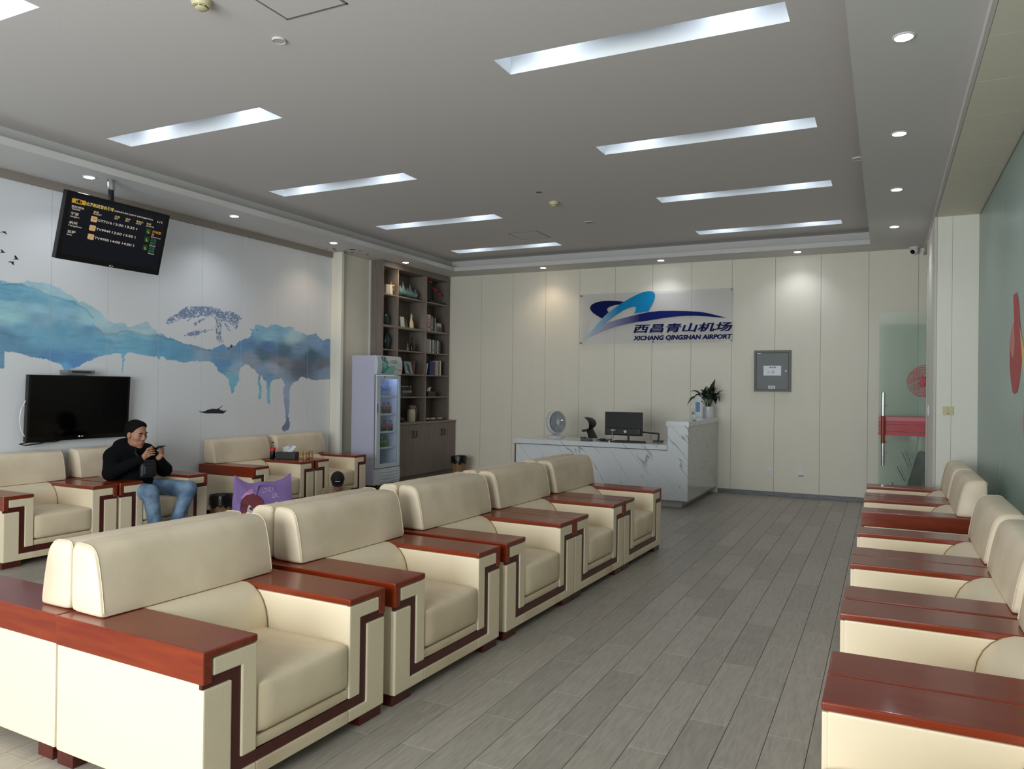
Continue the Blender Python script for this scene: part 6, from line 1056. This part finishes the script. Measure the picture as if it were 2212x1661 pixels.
sdf_obj('jeans', legs, .008, JEAN, man, .03)
for (x, y, z_), dy_ in ((anR, -.03), (anL, .03)): sdf_obj('shoe', [('c', (x - .04, y, .045), (x + .15, y + dy_, .035), .045, .035), ('e', (x + .06, y + dy_ * .5, .03), (.14, .05, .03))], .008, SHOE, man, .02, cuts=[((0, 0, -1), (0, 0, .002))])
t = thing('mobile_phone', 'black mobile phone held in the seated man\'s hands', 'phone', tuple(ph)); pa, pb = Vector((.95, .0, .31)).normalized(), Vector((0, 1, 0)); pc = pa.cross(pb)
MB().obox(ph, pa, pb, pc, .07, .036, .004).build('case', BLK, t, bevel=.003); MB().obox(ph + pc * (.0043 if pc.x < 0 else -.0043), pa, pb, pc, .066, .033, .0003).build('screen', BLKG, t)
t = thing('crossbody_bag', 'small dark checked crossbody bag on the seated man\'s belly', 'bag', (-6.42, 5.08, .6)); CBM = mat('dark_check_leather', (22, 24, 28), .5, bump=(60, .3))
MB().cushion(-.08, .08, -.03, .03, -.085, .085, .025, (0, .012, 0), 8).build('pouch', CBM, t, smooth=True, local=True); MB().cushion(-.06, .06, -.046, -.03, -.06, .04, .01, (0, .004, 0), 5).build('front_pocket', CBM, t, smooth=True, local=True); MB().tube([(-.07, .0, .08), (-.09, .06, .16), (-.05, .15, .26)], .010, 6).build('strap', BLK, t, local=True)
t.rotation_euler = (0, 0, math.radians(78)); t.location = (-6.425, 5.085, .672); WM[t.name] = t.matrix_basis.copy()
# ---- child crouching on the floor in front of the armchair
kid = thing('person', 'small child in a black cap and beige jacket, head bowed, behind the sofas', 'person', (-5.98, 7.36, 0)); ky = math.atan2(-7.36, 5.98)
kc = (-5.93, 7.335, .345); KR = rot(ky, .45, 0); KP, KPP, KRm = head_prims(kc, KR, .82); fwd = np.array([math.cos(ky), math.sin(ky), 0]); sd_ = np.array([-fwd[1], fwd[0], 0]); b0 = np.array([-6.03, 7.44, 0])
def kp(f, s, z_): return tuple(b0 + fwd * f + sd_ * s + np.array([0, 0, z_]))
sdf_obj('body', list(KP) + [('c', kp(.06, 0, .22), kp(.10, 0, .28), .042, .04), ('c', kp(0, 0, .12), kp(.05, 0, .2), .07, .07), ('c', kp(.05, -.12, .2), kp(.2, -.15, .1), .03, .025), ('c', kp(.05, .12, .2), kp(.2, .15, .1), .03, .025), ('c', kp(.2, -.15, .1), kp(.26, -.06, .07), .022, .02), ('c', kp(.2, .15, .1), kp(.26, .06, .07), .022, .02)] +
        [('c', kp(.26, s * .06, .07), kp(.30 + .004 * i, s * (.075 - .016 * i), .045), .008, .0055, .004) for s in (-1, 1) for i in range(4)] + [('c', kp(.25, s * .05, .07), kp(.28, s * .025, .055), .008, .006, .004) for s in (-1, 1)], .006, SKIN, kid, .01)
face_parts(kid, KPP, KRm, .82)
BEI = mat('beige_jacket', (158, 140, 116), .85, bump=(18, .3)); sdf_obj('jacket', [('e', kp(-.02, 0, .13), (.12, .14, .13), None, .04), ('c', kp(.03, -.115, .205), kp(.03, .115, .205), .062, .062, .04), ('c', kp(.03, -.13, .2), kp(.19, -.155, .105), .056, .044, .02), ('c', kp(.03, .13, .2), kp(.19, .155, .105), .056, .044, .02), ('c', kp(.19, -.155, .105), kp(.245, -.075, .075), .042, .034, .02), ('c', kp(.19, .155, .105), kp(.245, .075, .075), .042, .034, .02), ('c', kp(.06, -.05, .235), kp(.12, 0, .215), .026, .022, .02), ('c', kp(.06, .05, .235), kp(.12, 0, .215), .026, .022, .02)], .008, BEI, kid, .03, cuts=[((0, 0, -1), (0, 0, .004))])
sdf_obj('trousers', [('c', kp(0, -.07, .075), kp(.24, -.16, .07), .07, .055, .03), ('c', kp(0, .07, .075), kp(.24, .16, .07), .07, .055, .03), ('c', kp(.24, -.16, .065), kp(.10, -.02, .055), .052, .042, .02), ('c', kp(.24, .16, .065), kp(.12, .02, .055), .052, .042, .02)], .009, mat('dark_trousers', (48, 50, 56), .8), kid, .02, cuts=[((0, 0, -1), (0, 0, .003))])
CAPM = mat('black_cap', (12, 13, 15), .75, bump=(40, .2)); cut = KRm @ np.array([.12, 0, -1.0])
cap = sdf_obj('cap', [('e', KPP(-.012, 0, .052), (.094, .079, .082), KRm), ('e', KPP(-.02, 0, .03), (.092, .078, .06), KRm), ('e', KPP(.03, 0, .06), (.06, .068, .055), KRm)], .005, CAPM, kid, .015, cuts=[(tuple(cut), KPP(0, 0, .022))])
sdf_obj('cap_brim', [('e', KPP(.112, 0, .022), (.052, .062, .006), KRm), ('e', KPP(.08, 0, .026), (.05, .066, .007), KRm)], .004, CAPM, cap, .008)
ax_ = Vector(KRm @ np.array([0, 1, 0])); ay_ = Vector(KRm @ np.array([-.45, 0, .9])).normalized(); lm = MB(); o_ = Vector(KPP(.113, 0, .075))
for k in range(4): lm.obox(o_ + ax_ * (-.0225 + .015 * k) + ax_.cross(ay_) * .003, ax_, ay_, ax_.cross(ay_), .0055, .0045, .0025)
lm.build('cap_lettering', WPL, cap)
